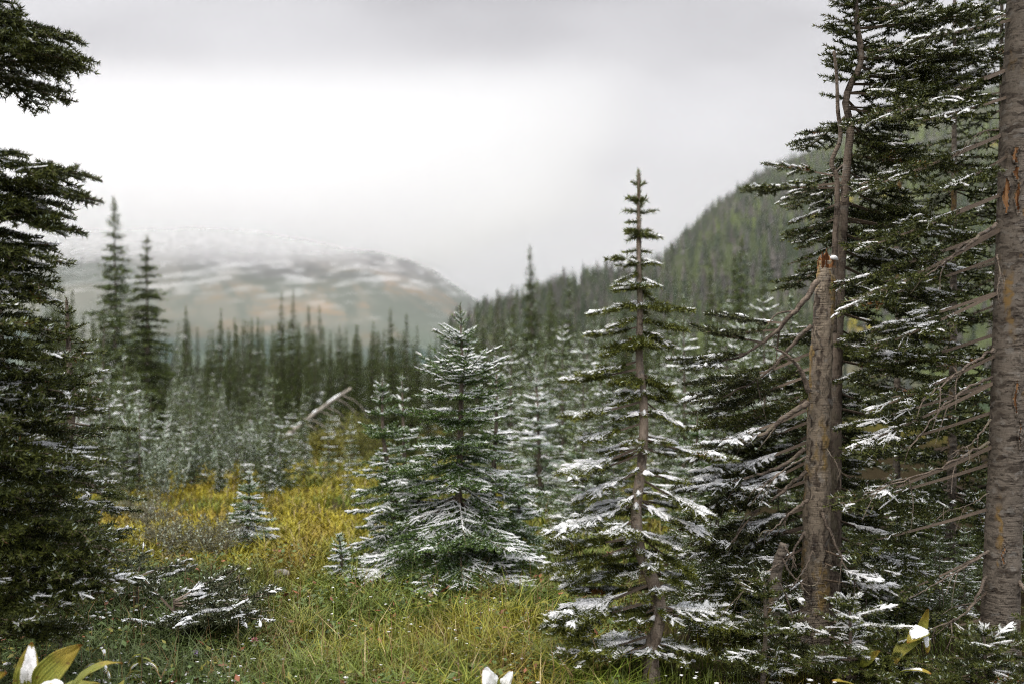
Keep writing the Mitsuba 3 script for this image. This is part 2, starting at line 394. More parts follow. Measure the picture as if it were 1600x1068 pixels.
def snow_on(s, rng, amount, width, lift, freq=16.0, seed=1, pts=4, step=0.02, only=None):
    """Snow lying along the upper side of the shoots, broken by noise; amount 0 to 1."""
    parts = []
    edges = [0, 0.1, 0.2, 0.4, 0.8, 9]
    for lo, hi in zip(edges[:-1], edges[1:]):
        m = (s['L'] > lo) & (s['L'] <= hi)
        if only is not None:
            m &= only
        if not m.any():
            continue
        q = {k: x[m] for k, x in s.items()}
        n, k = m.sum(), max(4, int(0.75 * min(hi, 1.2) / step))
        t = np.linspace(0.0, 1.02, k)
        i = np.repeat(np.arange(n), k)
        p, tan = shoot_at(q, i, np.tile(t, n))
        lat = nrm(np.cross(tan, Z) + 1e-5)
        upv = nrm(np.cross(lat, tan))
        nz = snow_field(p, freq, seed)
        flat = np.clip(1.15 - tan[:, 2] ** 2 * 1.5, 0, 1)
        bare = (np.tile(t, n) > q['bare'][i] * 0.85)
        w = np.clip((nz - (0.78 - 0.5 * amount)) * 4.5, 0, 1) * flat * bare * np.clip(1.9 * meshkit.noise(p * 60, seed + 9) - 0.05, 0.12, 1.3)
        w = w.reshape(n, k)
        w[:, 0] = 0
        w[:, -1] = 0
        w = w.reshape(-1)
        x = np.linspace(-1, 1, pts)
        h = np.sqrt(np.clip(1 - x * x, 0, 1)) * 0.75
        rise = lift + width * w[:, None] * h[None] * 1.0
        rise = rise + (meshkit.noise(p * 120, seed + 2)[:, None] - 0.5) * width * 0.7 * w[:, None]
        v = p[:, None] + lat[:, None] * (x[None, :, None] * (w * width)[:, None, None]) + upv[:, None] * (rise - lift * 0.4 * (np.abs(x) > 0.9)[None])[..., None]
        b, qq, j = np.meshgrid(np.arange(n) * k, np.arange(k - 1), np.arange(pts - 1), indexing='ij')
        o = (b + qq) * pts + j
        f = np.stack([o, o + 1, o + pts + 1, o + pts], -1)
        ww = w.reshape(n, k)
        on = (np.maximum(ww[:, 1:], ww[:, :-1]) > 0.05)[:, :, None] & np.ones((1, 1, pts - 1), bool)
        f = f[on]
        g = q['g'][b[on] // k]
        f2 = np.vstack([f[:, [0, 1, 2]], f[:, [0, 2, 3]]])
        parts.append((v.reshape(-1, 3), f2, np.concatenate([g, g])))
    if not parts:
        return np.zeros((0, 3)), np.zeros((0, 3), int), np.zeros(0, int)
    off = np.cumsum([0] + [len(p[0]) for p in parts[:-1]])
    return np.vstack([p[0] for p in parts]), np.vstack([p[1] + o for p, o in zip(parts, off)]), np.concatenate([p[2] for p in parts])


def compact(v, f, c=None):
    used, inv = np.unique(f, return_inverse=True)
    return v[used], inv.reshape(-1, 3), None if c is None else c[used]


def trunk_point(path, h):
    """The point at the share h of the way up a sampled trunk."""
    x = np.clip(h, 0, 1) * (len(path) - 1)
    i = np.minimum(int(x), len(path) - 2)
    return path[i] + (path[i + 1] - path[i]) * (x - i)


STATS = {}


def fir(name, label, pts, r0, r1, rows, seed, per_m=900, nl=0.02, nw=0.0042, dark=(0.022, 0.034, 0.016), light=(0.062, 0.08, 0.026), frost=0.06,
        brown=0.0, snow=0.5, snow_w=0.016, bark_mat='mat_bark_young', group=None, spacing=0.05, ratio=0.42, third=True, leader=0.0, ang=52, sides=14, wobble=0.1,
        rise=0.011, cat='tree', whole=False, ridge=0.0, minlen=0.03):
    """A near conifer: trunk, one part per bough with its needles, and the snow on it."""
    rng = np.random.default_rng(seed)
    key = numbered(name)
    path = spline(pts, 240 if ridge else 70)
    hh = np.linspace(0, 1, len(path))
    rad = r1 + (r0 - r1) * (1 - hh) ** 0.9
    rad *= 1 + 0.4 * np.exp(-hh / 0.03)
    v, f = tube(path, rad, sides, wobble, seed, 9.0, ridge)
    put(key + '__trunk', v, f, bark_mat, smooth=True)
    built = [(trunk_point(path, h) if np.isscalar(h) else np.asarray(h), az, L, el, c, bare) for (h, az, L, el, c, bare) in rows]
    s = boughs(built, rng, spacing, ratio, third, ang, minlen)
    if leader:
        n0 = len(built)
        k = 5
        a = path[np.searchsorted(hh, 1 - leader)]
        d = nrm(path[-1] - a)
        L0 = np.linalg.norm(path[-1] - a) + 0.02
        s = shoots_cat([s, {'p': a[None], 'd': d[None], 'L': np.array([L0]), 'c': np.zeros(1), 'bare': np.zeros(1), 'g': np.array([n0]), 'r': np.array([r1])}])
    nb = int(s['g'].max()) + 1
    s['v'] = in_view(s['p'] + s['d'] * s['L'][:, None] * 0.5)
    lost = (s['v'] < 1) & (rng.random(len(s['v'])) > 0.15) & (s['L'] < 0.25)
    s = {k: x[~lost] for k, x in s.items()}
    tv, tf, tc, tg = twigs({k: x[s['L'] > 0.09] for k, x in s.items()}, color=(0.13, 0.1, 0.075))
    # a dark core of needle bases keeps the shoots full
    sc = {k: x.copy() for k, x in s.items()}
    sc['p'] = s['p'] + s['d'] * (s['L'] * s['bare'])[:, None]
    sc['L'] = s['L'] * (1 - s['bare'])
    sc['c'] = s['c'] * (1 - s['bare'])
    bent = s['bare'] > 0
    if bent.any():
        ii = np.where(bent)[0]
        p0, t0 = shoot_at(s, ii, s['bare'][ii])
        sc['p'][ii], sc['d'][ii] = p0, t0
    sc['r'] = np.full(len(s['L']), nl * 0.26)
    small = s['L'] < 0.1
    two = [twigs({k: x[m] for k, x in sc.items()}, sides=3, k=kk, color=np.array(dark) * 0.9) for m, kk in ((small, 2), (~small, 3)) if m.any()]
    cv, cf, cc = join([q[:3] for q in two])
    cg = np.concatenate([q[3] for q in two])
    nv, nf, nc, ng = needles(s, rng, per_m, nl, nw, dark, light, frost, brown, up=0.4, snow=(snow, 16.0, seed))
    amt = snow
    sv, sf, sg = snow_on(s, rng, amt, snow_w, rise, seed=seed, only=s['v'] == 1)
    STATS[key] = (len(nf) + len(tf) + len(cf), len(sf), nb)
    V, Fc, C = join([(tv, tf, tc), (cv, cf, cc), (nv, nf, nc)])
    G = np.concatenate([tg, cg, ng])
    if whole:
        put(key + '__crown', *compact(V, Fc, C)[:2], 'mat_foliage', color=C[np.unique(Fc)])
        if len(sf):
            v, f, _ = compact(sv, sf)
            put(key + '__snow', v, f, 'mat_snow', smooth=True)
            labels[key + '__snow'] = {'kind': 'stuff'}
    else:
        order, so = np.argsort(G, kind='stable'), np.argsort(sg, kind='stable')
        cut, scut = np.searchsorted(G[order], np.arange(nb + 1)), np.searchsorted(sg[so], np.arange(nb + 1))
        for b in range(nb):
            part = f'{key}__bough' + (f'_{b:03d}' if b else '')
            ff = Fc[order[cut[b]:cut[b + 1]]]
            if not len(ff):
                continue
            v, f, c = compact(V, ff, C)
            put(part, v, f, 'mat_foliage', color=c)
            ss = sf[so[scut[b]:scut[b + 1]]]
            if len(ss) > 10:
                v, f, _ = compact(sv, ss)
                put(part + '__snow', v, f, 'mat_snow', smooth=True)
                labels[part + '__snow'] = {'kind': 'stuff'}
    tag(key, label, cat, group)
    return key, path


def whorls(rng, n, per, length, elev, bend, bare, h0=0.05, h1=0.97, jitter=1.1, power=1.0, lean=None):
    """Boughs in whorls up a trunk; length, elev, bend, bare are functions of the height share h."""
    rows = []
    for k in range(n):
        h = h0 + (h1 - h0) * ((k + rng.uniform(-jitter, jitter) * 0.6) / max(n - 1, 1)) ** power
        h = float(np.clip(h, 0.01, 0.99))
        a0 = rng.uniform(0, 360)
        m = per if np.isscalar(per) else per(h)
        for j in range(int(m)):
            az = a0 + 360 * j / m + rng.uniform(-22, 22)
            L = length(h) * (rng.uniform(0.72, 1.15) if rng.random() > 0.25 else rng.uniform(0.4, 0.8))
            if lean is not None:
                L *= lean(az, h)
            rows.append((float(np.clip(h + rng.uniform(-0.006, 0.006), 0.01, 0.995)), az, max(L, 0.03), elev(h) + rng.uniform(-10, 10), bend(h), bare(h) * rng.uniform(0.6, 1.2)))
    return rows


def interp(*xy):
    x, y = zip(*xy)
    return lambda h: float(np.interp(h, x, y))


# ------------------------------------------------------------------ setting: ground, hill, mountain, air
def sheet(P):
    """A grid of points (a, b, 3) as quads."""
    a, b = P.shape[:2]
    i, j = np.meshgrid(np.arange(a - 1), np.arange(b - 1), indexing='ij')
    o = i * b + j
    q = np.stack([o, o + b, o + b + 1, o + 1], -1).reshape(-1, 4)
    return P.reshape(-1, 3), np.vstack([q[:, [0, 1, 2]], q[:, [0, 2, 3]]])


ring = np.concatenate([np.linspace(0.3, 16, 80), np.geomspace(16.6, 2700, 60)])
ang = np.linspace(0, 2 * np.pi, 181)
A, R = np.meshgrid(ang, ring, indexing='ij')
gx, gy = R * np.cos(A), R * np.sin(A)
v, f = sheet(np.stack([gx, gy, ground(gx, gy)], -1))
put('ground', v, f, 'mat_soil', smooth=True)
tag('ground', 'mossy meadow soil falling away to the valley', None, None, 'structure')


def loft(ridge, foot, back, n=140, m=70, bulge=0.12, rough=0.03, seed=0, ease=1.0):
    """A slope from a foot line up to a ridge and down behind it; each line is [(x px, y px, metres)]."""
    a, b = spline([at(*q) for q in foot], n), spline([at(*q) for q in ridge], n)
    t = np.linspace(0, 1, m)[None, :, None]
    rise = t ** ease
    up = a[:, None] * (1 - t) + b[:, None] * t
    up[..., 2] = (a[:, None, 2] * (1 - rise[..., 0]) + b[:, None, 2] * rise[..., 0])
    span = (b[:, 2] - a[:, 2])[:, None]
    up[..., 2] += bulge * span * np.sin(np.pi * t[..., 0])
    size = np.linalg.norm(b - a, axis=1)[:, None]
    q = up / size.mean() * 6
    up[..., 2] += (meshkit.fbm(q, 5, seed) - 0.5) * rough * size * np.minimum(1, 6 * t[..., 0])
    t2 = np.linspace(0, 1, 12)[None, 1:, None]
    down = up[:, -1:] + t2 * np.array(back)
    down[..., 2] = up[:, -1:, 2] * (1 - t2[..., 0]) + t2[..., 0] * (-30) 
    return np.concatenate([up, down], 1)


hill = loft([(700, 512, 420), (800, 478, 430), (850, 459, 450), (900, 446, 480), (950, 432, 520), (1000, 424, 560), (1030, 410, 590), (1080, 360, 650), (1130, 318, 720),
             (1180, 283, 790), (1230, 252, 850), (1300, 221, 920), (1400, 184, 980), (1500, 152, 1040), (1620, 120, 1100), (1900, 90, 1200), (2300, 120, 1300)],
            [(700, 590, 300), (900, 592, 290), (1000, 595, 285), (1100, 595, 280), (1300, 600, 280), (1600, 610, 290), (2000, 620, 330), (2300, 620, 400)],
            (150, 400, 0), bulge=0.06, rough=0.025, seed=4)
v, f = sheet(hill)
put('hill', v, f, 'mat_hill', smooth=True)
tag('hill', 'steep forested hillside rising on the right', None, None, 'structure')

mount = loft([(790, 540, 1750), (770, 500, 1800), (745, 474, 1850), (700, 441, 1900), (650, 414, 1950), (600, 400, 2000), (540, 391, 2050), (480, 376, 2100), (420, 366, 2150),
              (300, 360, 2200), (150, 364, 2200), (-100, 372, 2200), (-400, 380, 2200), (-700, 420, 2200)][::-1],
             [(800, 566, 1000), (700, 570, 1000), (500, 572, 1000), (200, 575, 1050), (-200, 575, 1100), (-700, 575, 1200)][::-1],
             (-100, 420, 0), bulge=0.1, rough=0.035, seed=9, n=200, m=110)
v, f = sheet(mount)
put('mountain', v, f, 'mat_mountain', smooth=True)
tag('mountain', 'broad alpine mountain with snow streaks and rusty slopes behind the forest', None, None, 'structure')

far = loft([(500, 505, 2500), (640, 488, 2500), (760, 470, 2500), (820, 466, 2500), (900, 474, 2500), (1100, 455, 2500)],
           [(500, 560, 2300), (800, 562, 2300), (1100, 562, 2300)], (0, 120, 0), n=60, m=24, rough=0.02, seed=21)
v, f = sheet(far)
put('distant_ridge', v, f, 'mat_mountain', smooth=True)
tag('distant_ridge', 'faint blue ridge in the valley gap', None, None, 'structure')


def spires(base, h, w, rng, tones, tiers=4, sides=6):
    """Many small conifers as one mesh: ragged tiers of downswept cones."""
    n = len(base)
    vs, fs, cs = [], [], []
    at0 = 0
    col = tones[rng.integers(0, len(tones), n)] * rng.uniform(0.7, 1.3, (n, 1))
    for k in range(tiers):
        z0, z1 = 0.08 + 0.85 * k / tiers, min(1.0, 0.08 + 0.85 * (k + 1.5) / tiers)
        r = w * (1 - k / tiers) ** 0.9
        a = (np.arange(sides) / sides * 2 * np.pi)[None] + rng.uniform(0, 6, (n, 1))
        rr = r[:, None] * rng.uniform(0.55, 1.2, (n, sides))
        lo = base[:, None] + np.stack([np.cos(a) * rr, np.sin(a) * rr, (z0 + rng.uniform(-0.05, 0.05, (n, sides))) * h[:, None]], -1)
        tip = base + np.stack([h * 0, h * 0, z1 * h], -1) + rng.normal(0, 0.02, (n, 3)) * w[:, None]
        v = np.concatenate([lo, tip[:, None]], 1)
        j = np.arange(sides)
        o = (np.arange(n) * (sides + 1))[:, None]
        f = np.stack([o + j, o + (j + 1) % sides, o + sides + j * 0], -1).reshape(-1, 3)
        vs.append(v.reshape(-1, 3))
        fs.append(f + at0)
        cs.append(np.repeat(col * rng.uniform(0.8, 1.2, (n, 1)), sides + 1, 0))
        at0 += n * (sides + 1)
    return np.vstack(vs), np.vstack(fs), np.vstack(cs)


rng = np.random.default_rng(77)
# the wood on the hillside
m = 9000
hi, hj = rng.random(m) * (hill.shape[0] - 1), (rng.random(m) ** 0.9) * 68.5
hi = hi * 1.0
P = hill[hi.astype(int), np.minimum(hj.astype(int), 69)] * (1 - (hj % 1))[:, None] + hill[hi.astype(int), np.minimum(hj.astype(int) + 1, 70)] * (hj % 1)[:, None]
nxt = hill[np.minimum(hi.astype(int) + 1, hill.shape[0] - 1), np.minimum(hj.astype(int), 69)]
P = P + (nxt - hill[hi.astype(int), np.minimum(hj.astype(int), 69)]) * (hi % 1)[:, None]
thin = meshkit.fbm(P * np.array([0.012, 0.006, 0.02]), 3, 6)
keep = rng.random(m) < np.clip(1.5 - thin * 1.6 + 0.9 * (hj < 22), 0.1, 1)
P = P[keep]
hh = rng.uniform(5, 9.5, len(P)) * (1 + 0.25 * (P[:, 1] < 560))
tones = np.array([[0.04, 0.06, 0.03], [0.05, 0.068, 0.034], [0.085, 0.085, 0.08], [0.1, 0.092, 0.085], [0.035, 0.052, 0.028], [0.07, 0.09, 0.036]])
v, f, c = spires(P - Z * 0.5, hh, hh * rng.uniform(0.12, 0.2, len(P)), rng, tones, 3, 5)
put('hillside_forest', v, f, 'mat_foliage', color=c)
tag('hillside_forest', 'dense grey green conifer forest covering the right hillside', 'forest', None, 'stuff')

# the far-off wood on the valley floor, too far to tell tree from tree
m = 2300
d = np.sqrt(rng.uniform(130 ** 2, 560 ** 2, m))
x = rng.uniform(-0.62, 0.4, m) * d
P = np.stack([x, d, ground(x, d, False)], -1)
hh = rng.uniform(6, 11, m)
tones = np.array([[0.032, 0.044, 0.032], [0.045, 0.056, 0.04], [0.1, 0.115, 0.105], [0.06, 0.07, 0.05]])
v, f, c = spires(P - Z * 0.3, hh, hh * rng.uniform(0.1, 0.15, m), rng, tones, 5, 5)
put('valley_forest', v, f, 'mat_foliage', color=c)
tag('valley_forest', 'far dark conifer forest across the valley floor', 'forest', None, 'stuff')

scene['haze'] = {'type': 'cube', 'to_world': T().translate(((HAZE_LO + HAZE_HI) / 2).tolist()).scale(((HAZE_HI - HAZE_LO) / 2).tolist()),
                 'bsdf': {'type': 'null'}, 'interior': {'type': 'ref', 'id': 'haze_medium'}}
tag('haze', 'thin pale mountain mist over the valley', 'mist', None, 'stuff')

# ------------------------------------------------------------------ the near trees
def side_bias(az0, amount):
    return lambda az, h: 1 + amount * math.cos(math.radians(az - az0))


OLIVE = dict(dark=(0.046, 0.058, 0.012), light=(0.155, 0.172, 0.028))
GREEN = dict(dark=(0.042, 0.078, 0.02), light=(0.12, 0.19, 0.044))
DEEP = dict(dark=(0.026, 0.036, 0.01), light=(0.1, 0.116, 0.021))


# the tall thin fir in the middle
def rows_at(y_foot, y_top, scale, spec):
    """[(y px of the attachment, azimuth, reach px, elevation, bend, bare)] -> rows."""
    return [((y_foot - y) / (y_foot - y_top), az, reach / scale, el, c, bare) for (y, az, reach, el, c, bare) in spec]


rng = np.random.default_rng(5)
tall_spec = [(290, 175, 12, 25, 0, 0), (291, 20, 12, 30, 0, 0), (312, 178, 20, 5, 0, 0), (314, 10, 14, 5, 0, 0), (331, 185, 24, 5, 0, 0), (333, -8, 30, 8, 0, 0), (345, 190, 20, -10, 0, 0), (362, 170, 20, 0, 0, 0),
             (366, -5, 38, -8, 0, 0), (368, 200, 24, -22, 0, 0), (390, 184, 24, -8, 0, 0), (392, 5, 20, 0, 0, 0), (402, 180, 52, -4, 0.03, 0), (404, 0, 34, -14, 0, 0), (425, 190, 40, -22, 0, 0), (432, -15, 40, -30, 0.1, 0), (440, 176, 48, -20, 0.1, 0),
             (450, 10, 34, -40, 0, 0), (470, 178, 84, -16, 0.05, .1), (472, 2, 86, -10, 0.05, .1), (492, 200, 60, -20, 0, 0.1), (495, -10, 80, -20, 0.1, .1), (508, 176, 88, -14, 0.1, .15), (512, 15, 66, -30, 0.05, .1), (530, 190, 70, -25, 0.1, .1),
             (560, 182, 105, -18, 0.1, .2), (572, 172, 128, -14, 0.1, .35), (575, 5, 74, -42, 0.05, .25), (622, 186, 132, -17, 0.12, .4), (620, -8, 80, -40, 0.1, .3), (655, 180, 110, -20, 0.1, .4),
             (678, 5, 150, -22, 0.14, .42), (690, 185, 150, -26, 0.15, .4), (702, 170, 120, -25, 0.1, .45), (740, -10, 130, -32, 0.1, .4), (770, 12, 140, -35, 0.15, .45), (780, 184, 150, -22, 0.1, .3),
             (800, 240, 100, -10, 0.0, .4), (826, 0, 110, -40, 0.1, .5), (840, 190, 160, -20, 0.1, .3), (868, 280, 60, -10, 0.1, .2), (905, 188, 175, -22, 0.1, .3), (930, 176, 190, -20, 0.1, .3), (950, -6, 130, -15, 0.1, .3), (985, 195, 170, -14, 0.1, .3)]
rows = rows_at(1066, 272, 314, tall_spec)
rows += whorls(rng, 27, 6, interp((0.0, .36), (.2, .44), (.4, .34), (.58, .2), (.74, .15), (.85, .08), (1, .03)), interp((0, -14), (.3, -22), (.7, -18), (.85, -5), (1, 30)),
               lambda h: .1, interp((0, .3), (.3, .35), (.5, .4), (.65, .15), (.8, 0)), 0.06, 0.93,
               lean=lambda az, h: (1 + .12 * math.cos(math.radians(az - 180))) * (1 - .72 * (.06 < h < .6) * max(0, math.cos(math.radians(az - 270))) ** .7))
fir('fir_tree', 'tall thin young fir standing in focus, its left boughs loaded with white snow', [at(x, y, 4.95) for x, y in ((1018, 1072), (1019, 1010), (1031, 955), (1019, 905), (1000, 860), (994, 800), (1003, 720), (1006, 640), (999, 560), (1000, 480), (998, 400), (998, 330), (998, 272))],
    0.037, 0.0065, rows, 11, bark_mat='mat_bark_pale', per_m=1250, nl=0.023, nw=0.0048, snow=0.6, snow_w=0.016, frost=0.08, leader=0.3, brown=0.07, ratio=0.46, spacing=0.038, **OLIVE)

# the full snow-dusted fir left of it, and those around it
rng = np.random.default_rng(6)
len_a = interp((0, .66), (.13, .74), (.25, .66), (.36, .56), (.48, .46), (.62, .4), (.765, .34), (.85, .23), (.906, .12), (.97, .04), (1, .03))
rows = whorls(rng, 31, 6, len_a, interp((0, -20), (.3, -27), (.55, -10), (.7, 6), (.85, 24), (.97, 45)), lambda h: .12 if h < .8 else 0.0, interp((0, .25), (.3, .2), (.6, .08), (.8, 0)), 0.05, 0.955, lean=side_bias(200, 0.08))
rows += rows_at(905, 480, 216, [(748, 0, 155, -12, .06, .25), (690, 255, 60, -40, .05, .1), (775, 178, 130, -32, .12, .3), (780, 285, 110, -42, .15, .2), (785, 225, 150, -30, .1, .3), (790, 320, 150, -28, .1, .3), (712, 265, 90, -38, .1, .1)])
fir('fir_tree', 'full young fir in the middle of the meadow, every shoot lined with frost and snow', [at(x, y, 7.2) for x, y in ((716, 910), (716, 850), (717, 760), (720, 650), (722, 560), (719, 478))],
    0.036, 0.005, rows, 12, per_m=400, minlen=0.036, nl=0.022, nw=0.0062, frost=0.26, snow=0.54, snow_w=0.0085, leader=0.09, ang=50, spacing=0.05, ratio=0.4, rise=0.01, **GREEN)

for label, pts, reach, nw_, sd, per, kw in (
        ('fir half hidden behind the right side of the full frosted fir', [(766, 900, 7.8), (770, 760, 7.8), (776, 640, 7.8), (775, 545, 7.8)], 0.42, 15, 21, 5, {}),
        ('narrow fir at the left edge of the frosted fir clump', [(622, 885, 7.7), (614, 770, 7.7), (600, 690, 7.7), (597, 588, 7.7)], 0.44, 16, 22, 5, {}),
        ('fir with its top just showing behind the narrow left one', [(640, 860, 8.9), (632, 720, 8.9), (628, 590, 8.9)], 0.4, 13, 23, 5, {}),
        ('pale frosted fir in the gap right of the full frosted fir', [(846, 838, 10.4), (842, 700, 10.4), (838, 575, 10.4)], 0.55, 15, 24, 5, dict(frost=0.6)),
        ('small leaning fir at the left front of the frosted fir clump', [(648, 905, 7.4), (652, 830, 7.4), (655, 742, 7.4)], 0.42, 12, 27, 5, dict(frost=0.55)),
        ('short bushy fir at the right foot of the full frosted fir', [(812, 905, 7.9), (812, 840, 7.9), (810, 745, 7.9)], 0.38, 11, 28, 5, dict(frost=0.5)),
        ('pale young fir just behind the left boughs of the tall thin fir', [(905, 890, 9.0), (903, 800, 9.0), (900, 690, 9.0)], 0.5, 12, 29, 5, dict(frost=0.6)),
        ('full frosted fir in the gap right of the tall thin fir', [(1085, 900, 8.6), (1087, 780, 8.6), (1090, 640, 8.6)], 0.55, 14, 30, 5, dict(frost=0.5)),
        ('low fir seedling at the left foot of the frosted fir clump', [(538, 925, 7.1), (534, 880, 7.1), (530, 838, 7.1)], 0.2, 8, 25, 5, dict(frost=0.5)),
        ('small cone shaped fir standing alone in the yellow meadow', [(386, 862, 8.3), (388, 800, 8.3), (390, 738, 8.3)], 0.27, 12, 26, 6, dict(frost=0.5))):
    rng = np.random.default_rng(sd)
    rows = whorls(rng, nw_ + 6, per + 1, lambda h: reach * float(np.interp(h, [0, .12, .4, .7, .9, 1], [.85, 1, .75, .45, .2, .06])), interp((0, -16), (.35, -14), (.6, 0), (.8, 16), (1, 45)), lambda h: .06, interp((0, .25), (.4, .15), (.7, 0)), 0.06, 0.96)
    fir('fir_tree', label, [at(*p) for p in pts], 0.022 + 0.012 * (reach > 0.3), 0.004, rows, sd, **{**dict(per_m=480, nl=0.021, nw=0.0065, frost=0.3, snow=0.56, snow_w=0.0095, leader=0.1, ang=50, spacing=0.048, sides=10, **GREEN), **kw})

# left edge: a big fir whose trunk stands outside the picture, and two beside it
rng = np.random.default_rng(7)
spec = []
for y, reach, el, bare in ((-10, 300, -20, .3), (15, 320, -20, .3), (258, 300, -20, .35), (360, 290, -20, .3), (-190, 300, -8, .3), (-110, 300, -14, .3), (-40, 335, -22, .3), (40, 345, -18, .35), (55, 250, -10, .3), (215, 325, -17, .35), (235, 330, -20, .35), (285, 315, -22, .35), (330, 310, -22, .3), (390, 290, -20, .3), (450, 300, -18, .3),
                           (520, 320, -15, .3), (560, 350, -14, .35), (600, 330, -16, .3), (660, 360, -14, .35), (700, 350, -12, .3), (750, 350, -12, .3), (800, 370, -10, .35), (850, 350, -10, .3), (890, 360, -8, .3), (930, 330, -6, .3)):
    for az, k in ((rng.uniform(-6, 6), 1.0), (rng.uniform(20, 42), 0.85), (rng.uniform(-45, -22), 0.8)):
        if y < 240 and abs(az) > 10 and rng.random() < 0.2:
            continue
        spec.append((y + rng.uniform(-10, 10), az, reach * k, el + rng.uniform(-4, 4), .06, bare))
for y in np.arange(500, 1060, 42):
    spec.append((y, rng.uniform(-60, 70), rng.uniform(270, 350), rng.uniform(-18, -6), .06, .3))
fir('fir_tree', 'big dark fir at the left edge, only its boughs reaching into the picture', [at(x, y, 4.5) for x, y in ((-165, 1120), (-170, 700), (-178, 300), (-190, -300))], 0.11, 0.04, rows_at(1120, -300, 346, spec), 31,
    per_m=400, nl=0.024, nw=0.0068, minlen=0.045, snow=0.4, snow_w=0.012, brown=0.06, bark_mat='mat_bark_grey', ratio=0.42, spacing=0.055, **DEEP)

rng = np.random.default_rng(8)
rows = whorls(rng, 19, 5, interp((0, .5), (.2, .55), (.5, .45), (.8, .25), (1, .05)), interp((0, -10), (.5, -18), (.8, -5), (1, 30)), lambda h: .08, interp((0, .3), (.6, .25), (1, 0)), 0.06, 0.97)
fir('fir_tree', 'crooked dark fir at the left with its grey trunk bent sideways', [at(x, y, 6.0) for x, y in ((55, 985), (68, 850), (78, 775), (104, 700), (112, 640), (108, 560), (104, 470))], 0.05, 0.008, rows, 32,
    per_m=460, nl=0.021, nw=0.0066, snow=0.45, snow_w=0.012, brown=0.08, leader=0.05, **DEEP)
rng = np.random.default_rng(9)
rows = whorls(rng, 20, 5, interp((0, .75), (.2, .8), (.5, .6), (.8, .3), (1, .05)), interp((0, -14), (.5, -18), (.8, -5), (1, 30)), lambda h: .08, interp((0, .3), (.6, .25), (1, 0)), 0.05, 0.97)
fir('fir_tree', 'shaded fir behind the crooked one, cut by the left edge', [at(x, y, 7.6) for x, y in ((5, 890), (2, 700), (0, 500), (-4, 372))], 0.06, 0.008, rows, 33,
    per_m=150, minlen=0.06, nl=0.03, nw=0.013, snow=0.4, snow_w=0.014, brown=0.06, leader=0.05, whole=True, **DEEP)

# right: the thick grey trunk
rng = np.random.default_rng(10)
spec = [(-90, 182, 235, -14, .05, .1), (-60, 200, 250, -18, .05, .15), (-40, 165, 240, -12, .05, .15), (-120, 190, 230, -10, .05, .1), (20, 170, 240, -16, .05, .15), (30, 200, 220, -18, .05, .2),
        (104, 184, 245, -26, .08, .25), (106, 150, 280, -16, .05, .25), (150, 200, 200, -20, .05, .3), (206, 178, 275, -24, .05, .3), (208, 150, 260, -18, .05, .3), (240, 215, 210, -25, .05, .3), (300, 182, 265, -24, .05, .35), (302, 155, 270, -20, .05, .3),
        (352, 190, 315, -29, .06, .45), (356, 165, 290, -22, .06, .35), (400, 150, 280, -20, .05, .4), (452, 184, 270, -26, .05, .4), (455, 160, 270, -20, .05, .4), (520, 150, 280, -20, .05, .4),
        (548, 186, 255, -26, .06, .5), (590, 178, 280, -28, .06, .55), (594, 155, 280, -22, .06, .5), (640, 150, 270, -22, .05, .5), (690, 184, 290, -25, .08, .6), (720, 160, 270, -22, .05, .55), (790, 170, 250, -20, .05, .6), (850, 182, 190, -30, .1, .62),
        (905, 195, 150, -36, .1, .55), (960, 170, 160, -20, .05, .5), (1000, 240, 90, -20, .1, .4), (1030, 200, 80, -10, .1, .3)]
trunk_pts = [at(x, y, 5.0) for x, y in ((1563, 1082), (1562, 1000), (1567, 860), (1573, 700), (1580, 450), (1585, 250), (1592, 80), (1604, -140))]
big, big_path = fir('fir_tree', 'thick grey fir trunk at the right edge with orange bark wounds', trunk_pts, 0.092, 0.064, rows_at(1082, -140, 311, spec), 41,
                    per_m=430, nl=0.023, nw=0.0066, minlen=0.045, snow=0.48, snow_w=0.012, brown=0.06, bark_mat='mat_bark_grey', ratio=0.4, spacing=0.07, sides=56, wobble=0.05, ridge=0.022, **DEEP)


def on_trunk(path, y_px, depth_r, turn, d):
    """A point on a trunk's face: the height of pixel row y, turned from the side that faces the camera (degrees, + to the right)."""
    zs = at(0, y_px, d)[2]
    i = int(np.argmin(np.abs(path[:, 2] - zs)))
    a = math.radians(-90 + turn)
    n = np.array([math.cos(a), math.sin(a), 0])
    return path[i] + n * depth_r, n


def bark_wound(key, path, y0, y1, turn0, turn1, r, d):
    """A long scar: bare orange wood with a raised torn rim."""
    m, k = 26, 10
    V = np.zeros((m, k, 3))
    for i in range(m):
        s = i / (m - 1)
        wide = math.sin(math.pi * s) ** 0.5 * (0.75 + 0.4 * float(meshkit.noise(np.array([s * 6, y0 * .1, 2.0]))))
        mid, half = (turn0 + turn1) / 2 + 3 * math.sin(s * 9), (turn1 - turn0) / 2 * wide
        for j in range(k):
            c = -1 + 2 * j / (k - 1)
            V[i, j] = on_trunk(path, y0 + (y1 - y0) * s, r * (1.035 - 0.02 * (1 - c * c)) + 0.004 * float(meshkit.noise(np.array([i * .7, j * .9, y0]))), mid + half * c, d)[0]
    v, f = sheet(V)
    put(key, v, f, 'mat_raw_wood', smooth=True)
    return V


